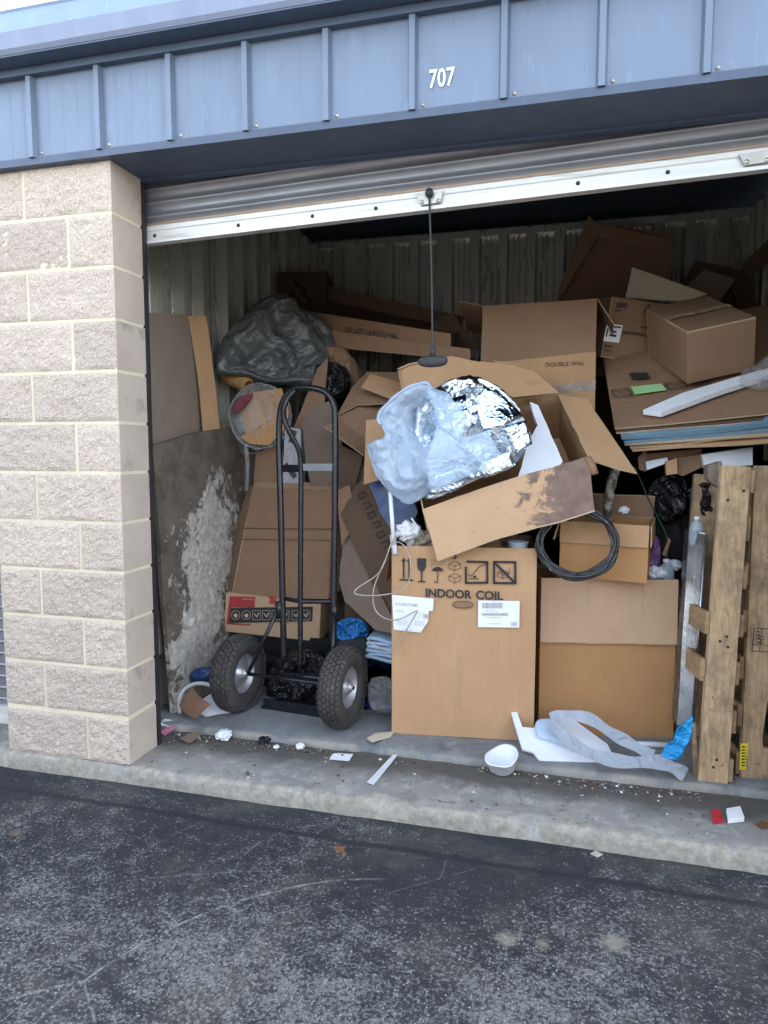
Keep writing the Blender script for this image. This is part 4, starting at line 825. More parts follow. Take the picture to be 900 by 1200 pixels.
# clear plastic bag with cardboard
cb_ = T('wrapped_bundle', 'round bundle of cardboard wrapped in clear plastic', 'bundle', PY(305, 525, 1.08))
n1 = (CAM-PY(305, 488, 1.1)).normalized(); n1.z = .05; n1.normalize()
circ_px = [(305+37*math.cos(a), 488+39*math.sin(a)) for a in [2*math.pi*i/14 for i in range(14)]]
obj('cardboard', MB().prism(pix([(278, 474), (296, 462), (312, 492), (308, 520), (290, 514)], (PY(305, 488, 1.07), (n1+Vector((-.3, 0, 0))).normalized())), n1, .04), 'card_tan', cb_)
obj('cardboard', MB().prism(pix([(296, 460), (330, 455), (339, 482), (332, 508), (312, 522), (304, 516)], (PY(305, 488, 1.08), n1)), n1, .06).prism(pix([(282, 512), (334, 484), (336, 500), (315, 522), (292, 520)], (PY(305, 488, 1.065), n1)), n1, .008), 'card_orange', cb_)
obj('red_cloth', pillow(pix([(272, 478), (280, 466), (296, 462), (290, 474), (276, 486)], (PY(305, 488, 1.05), n1)), n1, .015, .02, 2, .005), 'cloth_maroon', cb_)
obj('film', pillow(pix(circ_px, (PY(305, 488, 1.10), n1)), n1, .035, .1, 6, .016, 11., 18, 6), 'clear_film', cb_)
ring = [PL(305+36*math.cos(a), 488+38*math.sin(a), (PY(305, 488, 1.06), n1)) for a in [2*math.pi*i/40 for i in range(40)]]
obj('film_edge', MB().tube([p+Vector((noise.noise(p*30), 0, noise.noise(p*30+Vector((3, 3, 3)))))*.012 for p in ring], .0035, 8, True), 'clear_film', cb_)
wk = MB(); c0, c1 = PY(266, 440, 1.15), PY(290, 452, 1.10)
for k in range(16): p = c0*(1-k/15)+c1*(k/15); wk.lathe([(.030, -.005), (.040, -.003), (.041+.002*(k % 2), 0), (.040, .003), (.030, .005)], p, c1-c0, 20)
obj('wicker_basket', wk, 'wicker', None, 'end of a tan wicker basket under the grey plastic sheet', 'basket')
# grey plastic sheeting heap
ng = Vector((.6, -.7, .35)).normalized()
obj('grey_tarp', pillow(pix([(254, 422), (262, 395), (285, 370), (305, 352), (330, 345), (352, 362), (372, 372), (388, 390), (392, 412), (380, 435), (366, 452), (350, 450), (330, 448), (310, 447), (290, 440), (268, 437), (255, 434)], (PY(325, 410, 1.24), ng)), ng, .07, .16, 11, .018, 9., 40, 10, big=.08, bfreq=4.), 'plastic_grey', None, 'heap of dark grey plastic sheeting on the pile by the left wall', 'tarp')
carton('dark box end behind the grey plastic sheeting', PY(322, 392, 1.95), (10, 0, 0), (.35, .3, .40), 'card_dark', closed=True, seed=60)
sheet_thing('cardboard_strip', 'narrow brown cardboard strip leaning under the grey plastic sheeting', 'cardboard', vplane(1.17, 0, 0, 10), [(372, 432), (384, 420), (380, 470), (366, 500), (352, 520), (345, 500)], .006, 'card_brown', 5)
obj('paper_bundle', pillow(pix([(366, 418), (385, 406), (405, 410), (418, 430), (420, 455), (400, 462), (370, 455)], vplane(1.42)), FRONT, .05, .12, 14, .034, 8., 22, 7), 'card_brown', None, 'crumpled brown paper bundle beside the black plastic', 'paper')
obj('trash_bag', pillow(pix([(370, 430), (388, 424), (405, 432), (410, 450), (400, 466), (378, 464), (366, 450)], vplane(1.30)), FRONT, .04, .08, 15, .03, 9., 20, 7), 'plastic_black', None, 'small black plastic bag in front of the brown paper bundle', 'bag')
# long trays
lt = T('cardboard_tray', 'long shallow cardboard tray printed 96-105641-07-00', 'tray', PY(430, 400, 1.6))
a0, a1, a2, a3 = PY(343, 379, 1.62), PY(528, 408, 1.36), PY(528, 391, 1.37), PY(344, 362, 1.63)
obj('front_lip', MB().sheet(a0, a1, a2, a3, .006, 12, 3, .005, 3), 'card_brown', lt)
b0, b1, b2, b3 = PY(352, 346, 2.15), PY(540, 386, 1.86), PY(545, 371, 1.87), PY(355, 329, 2.16)
obj('floor', MB().sheet(a0, a1, b1, b0, .006, 10, 8, .008, 4), 'card_dark', lt); obj('back_lip', MB().sheet(b0, b1, b2, b3, .006, 12, 3, .008, 5), 'card_dark', lt)  # interior shade put into the colour: darker board than the front lip
dx = (a1-a0).normalized(); nl_ = dx.cross(a3-a0).normalized(); nl_ = nl_ if nl_.y < 0 else -nl_; uzl = nl_.cross(dx); uzl = uzl if uzl.z > 0 else -uzl
text('96-105641-07-00', PY(468, 392, 1.44)+nl_*.008, -dx, -uzl, .035, 'ink_faded', lt, weight=.01, off=.0)
l2_ = T('cardboard_tray', 'second cardboard tray lying just under the printed long tray', 'tray', PY(450, 410, 1.5))
a0, a1, a2, a3 = PY(378, 406, 1.50), PY(551, 423, 1.28), PY(551, 409, 1.29), PY(379, 386, 1.51)
obj('front_lip', MB().sheet(a0, a1, a2, a3, .006, 12, 3, .005, 7), 'card_brown', l2_); obj('floor', MB().sheet(a0, a1, a1+Vector((.0, .4, .06)), a0+Vector((0, .4, .06)), .006, 8, 6, .006, 8), 'card_dark', l2_)
sheet_thing('cardboard_piece', 'small cardboard corner poking out under the printed long tray', 'cardboard', vplane(1.60), [(340, 378), (366, 378), (352, 387), (340, 389)], .006, 'card_brown', 9)
sheet_thing('cardboard_piece', 'dark cardboard scrap at the right end of the long tray', 'cardboard', vplane(1.75), [(505, 378), (530, 366), (560, 408), (548, 412), (520, 408)], .006, 'card_dark', 10)
# opened flaps left of the foil carton
sheet_thing('cardboard_sheet', 'bent brown cardboard sheet left of the foil bag', 'cardboard', plane3((395, 487, 1.0), (430, 437, 1.3), (478, 474, 1.05)), [(395, 487), (412, 455), (430, 436), (480, 436), (480, 472), (450, 473), (420, 474)], .006, 'card_brown', 11)
sheet_thing('cardboard_strip', 'light tan cardboard strip lying on the bent brown sheet', 'cardboard', plane3((424, 452, 1.08), (437, 437, 1.18), (478, 468, 1.02)), [(423, 453), (434, 438), (480, 451), (474, 472)], .006, 'card_tan', 12)
sheet_thing('cardboard_sheet', 'brown carton flap folded open behind the hand truck upright', 'cardboard', plane3((396, 505, .98), (440, 478, 1.12), (428, 530, .98)), [(396, 488), (420, 476), (470, 476), (470, 520), (430, 532), (396, 510)], .006, 'card_brown', 13)
sheet_thing('cardboard_sheet', 'dusty brown carton flap pointing down below the folded one', 'cardboard', plane3((396, 505, .94), (428, 532, .95), (400, 480, 1.06)), [(380, 500), (397, 492), (430, 516), (426, 534)], .006, 'card_brown', 14)
# dark sheets with lettering
ds = plane3((455, 548, .98), (400, 605, .92), (455, 735, .82))
s1 = T('cardboard_sheet', 'dark cardboard sheet with faded black lettering leaning beside the coil carton', 'cardboard', PL(430, 735, ds))
obj('board', warp_poly(pix([(470, 535), (440, 548), (415, 570), (399, 604), (420, 650), (440, 692), (475, 750), (490, 700), (490, 560)], ds), ds[1], .006, .006, 3, 15), 'card_dark', s1)
q0, q1 = PL(420, 580, ds), PL(447, 637, ds); dd = (q1-q0).normalized()
g = MB()
for k in range(6):
    p = q0+(q1-q0)*(k/5); e = ds[1].cross(dd); g.stroke([p+dd*.0+ds[1]*.008, p+e*.035+ds[1]*.008, p+e*.035+dd*.025+ds[1]*.008, p+dd*.025+ds[1]*.008], .007, ds[1], k % 2 == 0)
obj('lettering', g, 'ink', s1)
sheet_thing('cardboard_sheet', 'lower dark cardboard sheet slumped beside the right upright', 'cardboard', plane3((398, 625, .95), (440, 740, .80), (395, 690, .88)), [(405, 612), (425, 655), (470, 745), (440, 738), (404, 705), (397, 680), (400, 650)], .006, 'card_grey', 16)
# bits between hand truck and coil carton
obj('plastic_bag', pillow(pix([(396, 730), (410, 724), (428, 730), (430, 745), (412, 750), (396, 748)], vplane(.84)), FRONT, .01, .05, 17, .016, 14., 20, 8, big=.03, bfreq=12.), 'plastic_blue', None, 'bright blue plastic bag wedged behind the right tyre', 'bag')
bl = MB()
for k in range(6): zz = PY(445, 772, .78).z+.018*k; bl.sheet(Vector((.80+.008*(k % 2), .775, zz)), Vector((.985, .765, zz)), Vector((.985, .92, zz)), Vector((.80, .92, zz)), .014, 10, 6, .012, k, 0, .006, 9.)
obj('blanket', bl, 'cloth_blue', None, 'pale blue folded cloth beside the coil carton', 'cloth', smooth=True)
carton('blue plastic crate under the pale blue cloth', (.80, .76, FZ+.12), (0, 0, 0), (.17, .2, .10), 'plastic_blue', name='plastic_crate', category='crate', seed=62, wav=.001)
carton('low navy bin under the blue crate', (.79, .77, FZ+.001), (0, 0, 0), (.19, .22, .115), 'plastic_navy', name='plastic_bin', category='bin', seed=63, wav=.001)
obj('plastic_bag', pillow(pix([(432, 800), (445, 793), (460, 798), (461, 828), (450, 836), (434, 828)], vplane(.68)), FRONT, .025, .05, 19, .018, 14., 16, 6), 'clear_film', None, 'clear plastic bag on the floor beside the coil carton', 'bag')
sheet_thing('cardboard_sheet', 'dark cardboard backing behind the right tyre and blue bag', 'cardboard', vplane(1.0), [(404, 690), (470, 690), (470, 840), (404, 840)], .006, 'card_dark', 20)

# ---- left wall: weathered board and the brown folded sheet behind it
bp_ = (Vector((-.02, 0, FZ)), Vector((1, -.03, .058)).normalized())
wbd = obj('weathered_board', warp_poly([Vector(p) for p in [PL(178, 523, bp_), PL(225, 508, bp_), PL(268, 500, bp_), PL(286, 540, bp_), PL(290, 640, bp_)]]+[Vector((PL(290, 640, bp_).x+.045, 1.25, FZ+.02)), PZ(203, 836, FZ+.003)], bp_[1], .02, .012, 5, 3), 'weathered_paint', None, 'weathered dark board with peeling whitish paint leaning on the left wall', 'board')
pb = T('cardboard_sheet', 'grey-brown folded cardboard sheet standing behind the weathered board', 'cardboard', (-.12, .7, FZ))
pp_ = (Vector((-.15, 0, 0)), Vector((1, -.02, .0)).normalized())
obj('panel', MB().prism([PL(166, 366, pp_), PL(222, 369, pp_), PL(240, 505, pp_), PL(240, 505, pp_)-UP*1.1, PL(166, 366, pp_)-UP*1.6], pp_[1], .008), 'card_panel', pb)
p2_ = (Vector((-.095, 0, 0)), Vector((1, -.35, .0)).normalized()); q_ = PL(222, 370, pp_); p2_ = (q_+Vector((.012, 0, 0)), p2_[1])
obj('flap', warp_poly(pix([(221, 370), (242, 370), (250, 430), (258, 502), (238, 506), (235, 460), (226, 400)], p2_), p2_[1], .007, .003, 2, 3), 'card_tan', pb)

# ---- upper right pile
SP = plane3((720, 502, .88), (900, 487, .80), (697, 432, 1.42))
for k, (a, b, dy, mt, lab) in enumerate(((720, 502, 0, 'card_brown', None), (722, 507, .012, 'card_dark', 'dark flattened carton second in the stack'), (728, 512, .024, 'foam_blue', 'grey-blue insulation board in the stack of flattened boxes'), (732, 517, .046, 'foam_blue', 'lower grey-blue insulation board in the stack of flattened boxes'),
        (734, 521, .064, 'card_light', 'pale cardboard sheet under the insulation boards'), (738, 525, .076, 'card_brown', 'brown cardboard sheet lowest but one in the stack'), (741, 528, .088, 'card_tan', 'lowest tan cardboard sheet of the stack'))):
    o_ = SP[0]-SP[1]*dy; pl = (o_, (SP[1]+Vector((.01*math.sin(k*2.1), 0, 0))).normalized()); x0 = PL(a, b, (o_, SP[1]))
    pts = [x0, Vector((2.83, x0.y-.10+.02*math.sin(k*3), 0)), Vector((2.83, 1.75, 0)), Vector((x0.x-.06+.02*math.cos(k*5), 1.75, 0))]
    pts = [Vector((p.x, p.y, pl[0].z-((p.x-pl[0].x)*pl[1].x+(p.y-pl[0].y)*pl[1].y)/pl[1].z)) for p in pts]
    th = .02 if mt == 'foam_blue' else .007
    if k == 0:
        st = T('flattened_box', 'flattened carton with a green label on top of the stack', 'cardboard', pts[0]); obj('board', warp_poly(pts, SP[1], th, .010, 4, 1), 'card_brown', st)
    else: obj('insulation_board' if mt == 'foam_blue' else 'cardboard_sheet', warp_poly(pts, pl[1], th, .008, 3, k), mt, None, lab, 'board' if mt == 'foam_blue' else 'cardboard')
TP = (SP[0]+SP[1]*.014, SP[1])
obj('green_label', MB().prism(pix([(739, 453), (775, 449.5), (781, 457), (744, 462)], TP), TP[1], .001), 'label_green', st)
g = MB()
for l in ([(717, 457), (735, 455), (741, 463), (720, 465)], [(779, 449), (800, 447), (806, 453), (785, 456)], [(808, 449), (828, 447), (833, 450), (812, 452)]): P_ = pix(l, TP); g.stroke(P_, .006, TP[1], True); g.stroke([P_[0], P_[2]], .003, TP[1]); g.stroke([P_[1], P_[3]], .003, TP[1])
obj('printed_symbols', g, 'ink', st, kind='stuff')
obj('hand_hole', MB().fill(pix([(737, 437), (758, 436), (762, 443), (741, 444.5)], TP)), 'ink', st)
fs_ = (SP[0]+SP[1]*.016, SP[1]); obj('foam_strip', MB().prism([p+SP[1]*.025 for p in pix([(754, 486), (775, 489), (845, 463), (905, 444), (905, 436), (868, 446), (800, 466)], fs_)], SP[1], .024), 'foam_white', None, 'long white foam strip lying on the flattened carton', 'foam')
carton('plain taped brown box sitting on the stack of flattened boxes', (2.262, 1.05, 1.618), (17.7, 22.9, -13), (.303, .478, .238), 'card_brown', closed=True, tape=True, seed=70, wav=.006)
ta, ma = carton('brown carton printed 800 with a white label behind the plain taped box', (1.894, 1.45, 1.800), (20, 9.1, 6), (.50, .35, .302), 'card_brown', closed=True, seed=72, wav=.003)
ap = (ma @ Vector((0, -.006, 0)), ma.to_3x3() @ FRONT); AZ = lambda x, y: PL(690+x/6, 330+y/6, ap); uxa = AZ(250, 380)-AZ(120, 370); uxa.normalize(); uza = ap[1].cross(uxa); uza = uza if uza.z > 0 else -uza
text('800', AZ(192, 182), uxa, uza, .026, 'ink', ta, weight=.02, off=.001); text('Ap', AZ(378, 225), uxa, uza, .05, 'ink_faded', ta, weight=.01, off=.001)
obj('white_label', MB().fill(pix([(690+128/6, 330+295/6), (690+240/6, 330+307/6), (690+212/6, 330+430/6), (690+102/6, 330+418/6)], (ap[0]+ap[1]*.001, ap[1]))), 'paper_white', ta)
g = MB(); ap2 = (ap[0]+ap[1]*.002, ap[1]); A3 = lambda x, y: PL(690+x/6, 330+y/6, ap2)
for l, w_ in (([(160, 315), (225, 322)], .008), ([(150, 350), (190, 354)], .010), ([(148, 376), (190, 382)], .012), ([(135, 330), (122, 385)], .008), ([(185, 200), (225, 205)], .008), ([(110, 450), (160, 456)], .010), ([(108, 482), (150, 488)], .006), ([(240, 352), (330, 358), (420, 382)], .004), ([(240, 362), (330, 368), (420, 392)], .004), ([(365, 320), (430, 326)], .009)): g.stroke([A3(*q) for q in l], w_, ap[1])
obj('print', g, 'ink_faded', ta, kind='stuff')
sheet_thing('foam_board', 'cream triangular panel corner sticking up behind the printed carton', 'panel', plane3((740, 314, 1.75), (735, 345, 1.65), (826, 345, 1.6)), [(741, 313), (828, 344), (800, 352), (733, 348)], .012, 'paper_cream', 3, .002)
to, mo = carton('large open brown carton tilted back on the pile', (1.285, 1.20, 1.465), (-1.5, -13, -.5), (.575, .42, .62), 'card_brown', flaps=[('l', 75, .14, 'card_brown'), ('b', 50, .2, 'card_dark'), ('r', 150, .16, 'card_brown')], seed=75, wav=.008)
lo_ = mo.to_3x3() @ FRONT; obj('front_band', MB().sheet(*[mo @ Vector(p) for p in ((-.002, -.006, .0), (.577, -.006, .0), (.577, -.006, .34), (-.002, -.006, .30))], .005, 8, 6, .004, 76), 'card_tan', to)
obj('tape', MB().sheet(*[mo @ Vector(p) for p in ((.30, -.0125, .12), (.578, -.0125, .14), (.578, -.0125, .19), (.30, -.0125, .165))], .001, 10, 2, .002, 5, 0, .003), 'clear_film', to)
text('DOUBLE WAL', mo @ Vector((.33, -.014, .27)), mo.to_3x3() @ Vector((1, 0, 0)), mo.to_3x3() @ UP, .021, 'ink_faded', to, off=0)
fbk = T('flattened_box', 'big flattened carton leaning high against the rear wall', 'cardboard', PY(720, 345, 2.3))
obj('board', warp_poly(pix([(692, 262), (745, 268), (786, 272), (789, 288), (772, 300), (790, 292), (786, 320), (770, 362), (650, 365), (655, 340)], vplane(2.42, 0, 0, 14, 2.5)), vplane(0, 0, 0, 14)[1], .007, .015, 3, 5), 'card_brown', fbk)
obj('flap', warp_poly(pix([(690, 252), (700, 262), (786, 280), (788, 296), (700, 276), (660, 345), (652, 345)], vplane(2.36, 0, 0, 16, 2.5)), vplane(0, 0, 0, 16)[1], .007, .01, 3, 6), 'card_brown', fbk)
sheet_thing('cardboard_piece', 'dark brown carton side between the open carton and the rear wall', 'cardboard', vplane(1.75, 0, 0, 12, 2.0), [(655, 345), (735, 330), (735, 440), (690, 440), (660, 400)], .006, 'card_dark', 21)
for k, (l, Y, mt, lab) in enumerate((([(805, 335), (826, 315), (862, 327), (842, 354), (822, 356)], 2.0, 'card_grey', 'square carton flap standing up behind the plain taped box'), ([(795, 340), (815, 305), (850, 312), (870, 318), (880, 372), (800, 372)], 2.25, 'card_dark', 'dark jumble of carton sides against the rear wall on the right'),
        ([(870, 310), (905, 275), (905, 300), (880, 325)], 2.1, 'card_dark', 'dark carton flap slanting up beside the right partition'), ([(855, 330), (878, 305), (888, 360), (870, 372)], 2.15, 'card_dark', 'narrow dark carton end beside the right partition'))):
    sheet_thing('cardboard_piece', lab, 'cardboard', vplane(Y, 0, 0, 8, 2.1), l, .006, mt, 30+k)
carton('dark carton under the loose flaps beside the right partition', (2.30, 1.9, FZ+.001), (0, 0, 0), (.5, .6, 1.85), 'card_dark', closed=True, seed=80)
obj('plastic_bag', pillow(pix([(868, 440), (885, 432), (905, 425), (905, 450), (870, 452)], (SP[0]+SP[1]*.04, SP[1])), SP[1], .04, .02, 21, .012, 16.), 'clear_film', None, 'crumpled clear plastic beside the long foam strip', 'plastic')

# ---- under the stack on the right
obj('trash_bag', pillow(pix([(758, 590), (764, 566), (780, 556), (800, 560), (806, 580), (802, 606), (775, 612)], vplane(1.10)), FRONT, .05, .10, 23, .04, 8., 24, 8), 'plastic_black', None, 'shiny black trash bag above the dark grey box', 'bag')
obj('trash_bag', pillow(pix([(806, 580), (816, 562), (834, 560), (838, 590), (832, 612), (812, 610)], vplane(1.05)), FRONT, .05, .08, 24, .035, 8., 24, 8), 'plastic_black', None, 'black trash bag squeezed beside the pallet top', 'bag')
carton('dark grey box behind the large orange-brown carton', (2.09, 1.12, FZ+.001), (4, 0, 0), (.28, .09, .97), 'black_dull', closed=True, seed=82, wav=.002)
obj('purple_bag', pillow(pix([(760, 655), (768, 628), (774, 640), (772, 668), (760, 672)], vplane(1.0)), FRONT, .03, .04, 25, .01, 16.), 'plastic_purple', None, 'purple plastic bag beside the small open box', 'bag')
def bottle(label, a, b, r, mat='bottle'):
    ax_ = (b-a); L = ax_.length; t_ = T('plastic_bottle', label, 'bottle', a)
    obj('body', MB().lathe([(0, 0), (r*.9, .002), (r, .012), (r*.95, L*.2), (r, L*.35), (r, L*.6), (r*.75, L*.76), (r*.36, L*.86), (r*.34, L*.92), (0, L*.92)], a, ax_, 18), mat, t_)
    obj('cap', MB().lathe([(r*.40, L*.9), (r*.42, L*.99), (r*.3, L), (0, L)], a, ax_, 14), 'bottle_cap', t_)
bottle('small clear bottle in the top of the large orange-brown carton', PY(780, 690, .95), PY(781, 655, .95), .036)
bottle('clear bottle on top of the tall metal strip', PY(815, 640, .80), PY(817, 605, .80), .030)
wad('paper_wad', 'white crumpled paper beside the small clear bottle', 'paper', 768, 672, .95, .045, 'paper_white', 31, .7, .4)
wad('foam_lump', 'white foam lump behind the small clear bottle', 'foam', 790, 662, 1.02, .035, 'foam_white', 33, .7, .3)
obj('wood_chip', MB().prism(pix([(776, 650), (784, 630), (786, 634), (780, 652)], vplane(.99)), FRONT, .01), 'wood_slat', None, 'splinter of wood standing behind the small clear bottle', 'wood')
# pieces between stack and bags
for k, (nm, l, Y, th, mt, lab) in enumerate((('foam_block', [(822, 533), (882, 524), (882, 545), (826, 549)], .92, .10, 'foam_white', 'white foam block under the end of the stack'), ('foam_block', [(757, 541), (782, 536), (783, 542), (758, 551)], .95, .12, 'foam_white', 'small white foam piece under the stack'),
        ('cardboard_piece', [(780, 541), (793, 537), (794, 555), (781, 557)], .93, .05, 'card_tan', 'small tan cardboard block between the foam pieces'), ('cardboard_tube', [(792, 537), (824, 532), (826, 546), (800, 558), (793, 555)], .97, .08, 'card_brown', 'crushed brown cardboard roll under the stack'), ('cardboard_piece', [(757, 532), (822, 526), (822, 533), (790, 537), (757, 541)], 1.0, .1, 'card_brown', 'brown cardboard wad directly under the stack'), ('cardboard_piece', [(748, 536), (758, 526), (757, 553), (749, 550)], .98, .04, 'card_brown', 'cardboard scrap beside the dangling right flap'))):
    obj(nm, MB().prism(pix(l, vplane(Y)), FRONT, th), mt, None, lab, 'foam' if 'foam' in mt else 'cardboard')
# ---- pallets on end
def pallet(label, o, yaw, lean_x, lean_y, front_w, notch, Lh, mat):
    # local axes: x across thickness, y into the unit, z along the boards
    m_ = Matrix.Translation(o) @ Matrix.Rotation(rad(yaw), 4, 'Z') @ Matrix.Rotation(rad(lean_y), 4, 'X') @ Matrix.Rotation(rad(lean_x), 4, 'Y')
    p = T('pallet', label, 'pallet', o)
    for j, (y, w_) in enumerate(((0, .036), (.46, .036), (.94, .036))):
        if notch and j == 0:
            pts = [Vector((0, 0, 0)), Vector((front_w*.80, 0, 0)), Vector((front_w*.80, 0, .10)), Vector((front_w*.76, 0, .115)), Vector((front_w*.45, 0, .125)), Vector((front_w*.42, 0, .16)), Vector((front_w*.50, 0, .32)), Vector((front_w*.56, 0, .345)), Vector((front_w, 0, .35)), Vector((front_w, 0, Lh)), Vector((0, 0, Lh))]
            mb = MB().prism([m_ @ q for q in pts], m_.to_3x3() @ FRONT, w_)
        else: mb = MB().box(0, front_w, y, y+w_, 0, Lh, m_)
        obj('stringer', mb, mat, p)
    for sx in (0, 1):
        for k in (range(7) if sx or notch else (2, 3)):
            z0 = .01+k*(Lh-.11)/6; x = -.018 if sx == 0 else front_w+.002
            obj('deck_board', MB().box(x, x+.016, .004+.006*((k*7) % 3), .975, z0, z0+.088, m_), 'wood_slat', p)
    return p, m_
p1, mp1 = pallet('weathered wooden pallet standing on end with a broad pale front board', Vector((2.262, .395, FZ)), 3, 3.1, -6.2, .105, False, 1.235, 'wood_pallet')
for zz, xx in ((.06, .05), (.09, .06), (.55, .04), (.57, .062), (.53, .07), (1.1, .03), (1.14, .085)): obj('nail', MB().lathe([(0, .002), (.005, .001), (.006, 0)], mp1 @ Vector((xx, 0, zz)), mp1.to_3x3() @ FRONT, 8), 'black_dull', p1)
p2, mp2 = pallet('second wooden pallet on end with a notched board and yellow tag', Vector((2.428, .47, FZ)), 3, 1.4, -5.0, .17, True, 1.23, 'wood_pallet')
n2 = mp2.to_3x3() @ FRONT; pq = (mp2 @ Vector((0, 0, 0)), n2)
yl_ = obj('yellow_tag', MB().prism([q+n2*.002 for q in pix([(868, 871), (877, 871), (874, 902), (866, 902)], pq)], n2, .0015), 'label_yellow', p2)
g = MB(); pq2 = (pq[0]+n2*.003, n2)
for y in range(7): g.stroke(pix([(872.5, 875+y*3.6), (869.5, 875.6+y*3.6)], pq2), .0055, n2); g.stroke(pix([(875, 875+y*3.6), (873.8, 876+y*3.6)], pq2), .003, n2)
obj('print', g, 'ink', yl_, kind='stuff')
g = MB(); g.stroke(pix([(884, 736), (908, 737), (905, 764), (881, 763)], pq2), .003, n2, True); g.stroke(pix([(893, 737), (890, 763)], pq2), .0025, n2); g.stroke(pix([(882, 755), (905, 757)], pq2), .0025, n2)
for y in range(4): g.stroke(pix([(886, 740+y*4), (890, 740.5+y*4)], pq2), .004, n2)
obj('stamp', g, 'ink_faded', p2); text('HT', PL(895, 755, pq2), mp2.to_3x3() @ UP, mp2.to_3x3() @ Vector((-1, 0, 0)), .02, 'ink_faded', p2, weight=.02, off=0)
# block behind the pallet top and the loose slats left of it
obj('wood_block', MB().prism(pix([(829, 546), (846, 541), (849, 556), (842, 572), (830, 562)], vplane(.66)), FRONT, .09), 'wood_grey', None, 'grey split wood block at the top of the broad pallet', 'wood')
obj('floor_slat', MB().prism(pix([(811, 852), (815, 848), (819, 912), (813, 914)], vplane(.43)), FRONT, .02), 'wood_slat', None, 'thin upright wood edge at the foot of the broad pallet', 'slat')
# ---- metal strip
ms = T('metal_strip', 'tall bent sheet-metal duct strip beside the large orange-brown carton', 'duct', PZ(800, 850, FZ))
q = [PY(793, 850, .70), PY(812, 850, .66), PY(828, 626, .74), PY(808, 622, .80)]
obj('face', MB().sheet(*q, .003, 4, 14, .006, 3, .004), 'steel_duct', ms)
obj('side', MB().sheet(q[0], q[0]+Vector((-.01, .07, 0)), q[3]+Vector((-.01, .07, 0)), q[3], .003, 2, 12, .003, 5), 'steel_duct', ms)
obj('fold', MB().tube([q[1]+Vector((-.004, -.004, 0)), q[2]+Vector((-.004, -.004, 0))], .005, 6).tube([q[3], q[2]], .005, 6).tube([q[0]+Vector((.012, -.004, 0)), q[3]+Vector((.012, -.004, 0))], .003, 6), 'steel_duct', ms)

# ---- litter at the sill
# bent white foam tray with stepped edge, ribbons of film
fp = (Vector((1.7, .45, FZ+.02)), Vector((.1, -.55, .8)).normalized())
obj('foam_packing', MB().prism(pix([(599, 835), (606, 834), (612, 852), (626, 853), (628, 846), (640, 843), (668, 840), (712, 872), (722, 893), (634, 894), (625, 882), (612, 878)], fp), fp[1], .012), 'foam_white', None, 'white foam packing tray with stepped edge lying at the sill', 'foam')
obj('foam_piece', pillow(pix([(628, 846), (640, 842), (650, 846), (672, 870), (664, 876), (645, 868), (630, 864)], (fp[0]+fp[1]*.02, fp[1])), fp[1], .012, .01, 3, .004, 14., 8, 4), 'plastic_white', None, 'bluish foam pouch lying on the stepped packing tray', 'foam')
def ribbon(label, c, w_, mt='foam_film', tw=0):
    pts = cat([PY(*q) for q in c], 8); mb = MB(); vs = []; m_ = len(pts)
    for i, p in enumerate(pts):
        t_ = (pts[min(i+1, m_-1)]-pts[max(i-1, 0)]).normalized(); a = rad(25)+tw*math.sin(i*.22); sdv = (UP*math.cos(a)+Vector((0, 1, 0))*math.sin(a)); sdv = (sdv-t_*sdv.dot(t_)).normalized(); nn = t_.cross(sdv)
        ww = w_*(1+.15*math.sin(i*.5)); vs += [p-sdv*ww/2+nn*.001, p+sdv*ww/2+nn*.001, p+sdv*ww/2-nn*.001, p-sdv*ww/2-nn*.001]
    fs = []
    for i in range(m_-1):
        a, b = i*4, i*4+4; fs += [(a+k, a+(k+1) % 4, b+(k+1) % 4, b+k) for k in range(4)]
    fs += [(3, 2, 1, 0), tuple((m_-1)*4+k for k in range(4))]; mb.add(vs, fs, False); return obj('foam_ribbon', mb, mt, None, label, 'foam')
ribbon('long grey foam ribbon looping down onto the sill', [(644, 846, .50), (654, 856, .46), (672, 872, .42), (700, 886, .38), (735, 893, .37), (770, 893, .38), (790, 900, .37), (803, 908, .37)], .05, tw=.15)
ribbon('upper foam ribbon curving across the foot of the orange-brown carton', [(645, 842, .52), (662, 838, .52), (690, 842, .50), (715, 858, .48), (740, 872, .46), (765, 886, .42)], .045, tw=.12)
obj('white_pipe', MB().tube([PZ(726, 871, FZ+.012), PZ(794, 874, FZ+.012)], .0125, 12), 'pvc', None, 'white plastic pipe lying at the foot of the orange-brown carton', 'pipe')
obj('plastic_bag', pillow(pix([(775, 884), (782, 872), (790, 868), (793, 855), (808, 842), (812, 840), (811, 860), (803, 876), (795, 890), (782, 890)], vplane(.47, 0, 0, 10)), Vector((0, -.9, .3)).normalized(), .018, .03, 27, .016, 16., 20, 6), 'plastic_cyan', None, 'crumpled cyan plastic bag at the foot of the metal strip', 'bag')
bw = PZ(588, 908, .004); bm_ = MB()
bm_.lathe([(.0, .002), (.034, .0), (.044, .006), (.060, .070), (.067, .074), (.065, .079), (.056, .073), (.040, .011), (0, .009)], bw+Vector((0, .03, .006)), Vector((-.05, -.30, .95)), 22); bm_.v = [v_+Vector((noise.noise(v_*12), noise.noise(v_*12+Vector((4, 0, 0))), noise.noise(v_*12+Vector((0, 4, 0)))))*.016 for v_ in bm_.v]
bm_.v = [Vector((v_.x, v_.y, max(v_.z, .003))) for v_ in bm_.v]
obj('foam_bowl', bm_, 'foam_white', None, 'small white foam bowl tipped over on the concrete apron', 'bowl')
def flatpiece(name, label, category, px, z, th, mt, tilt=(0, 0), group=None):
    n = Vector((tilt[0], tilt[1], 1)).normalized(); c = PZ(*px[0], z); pl = (c, n); return obj(name, MB().prism([p+n*th for p in pix(px, pl)], n, th), mt, None, label, category, group)
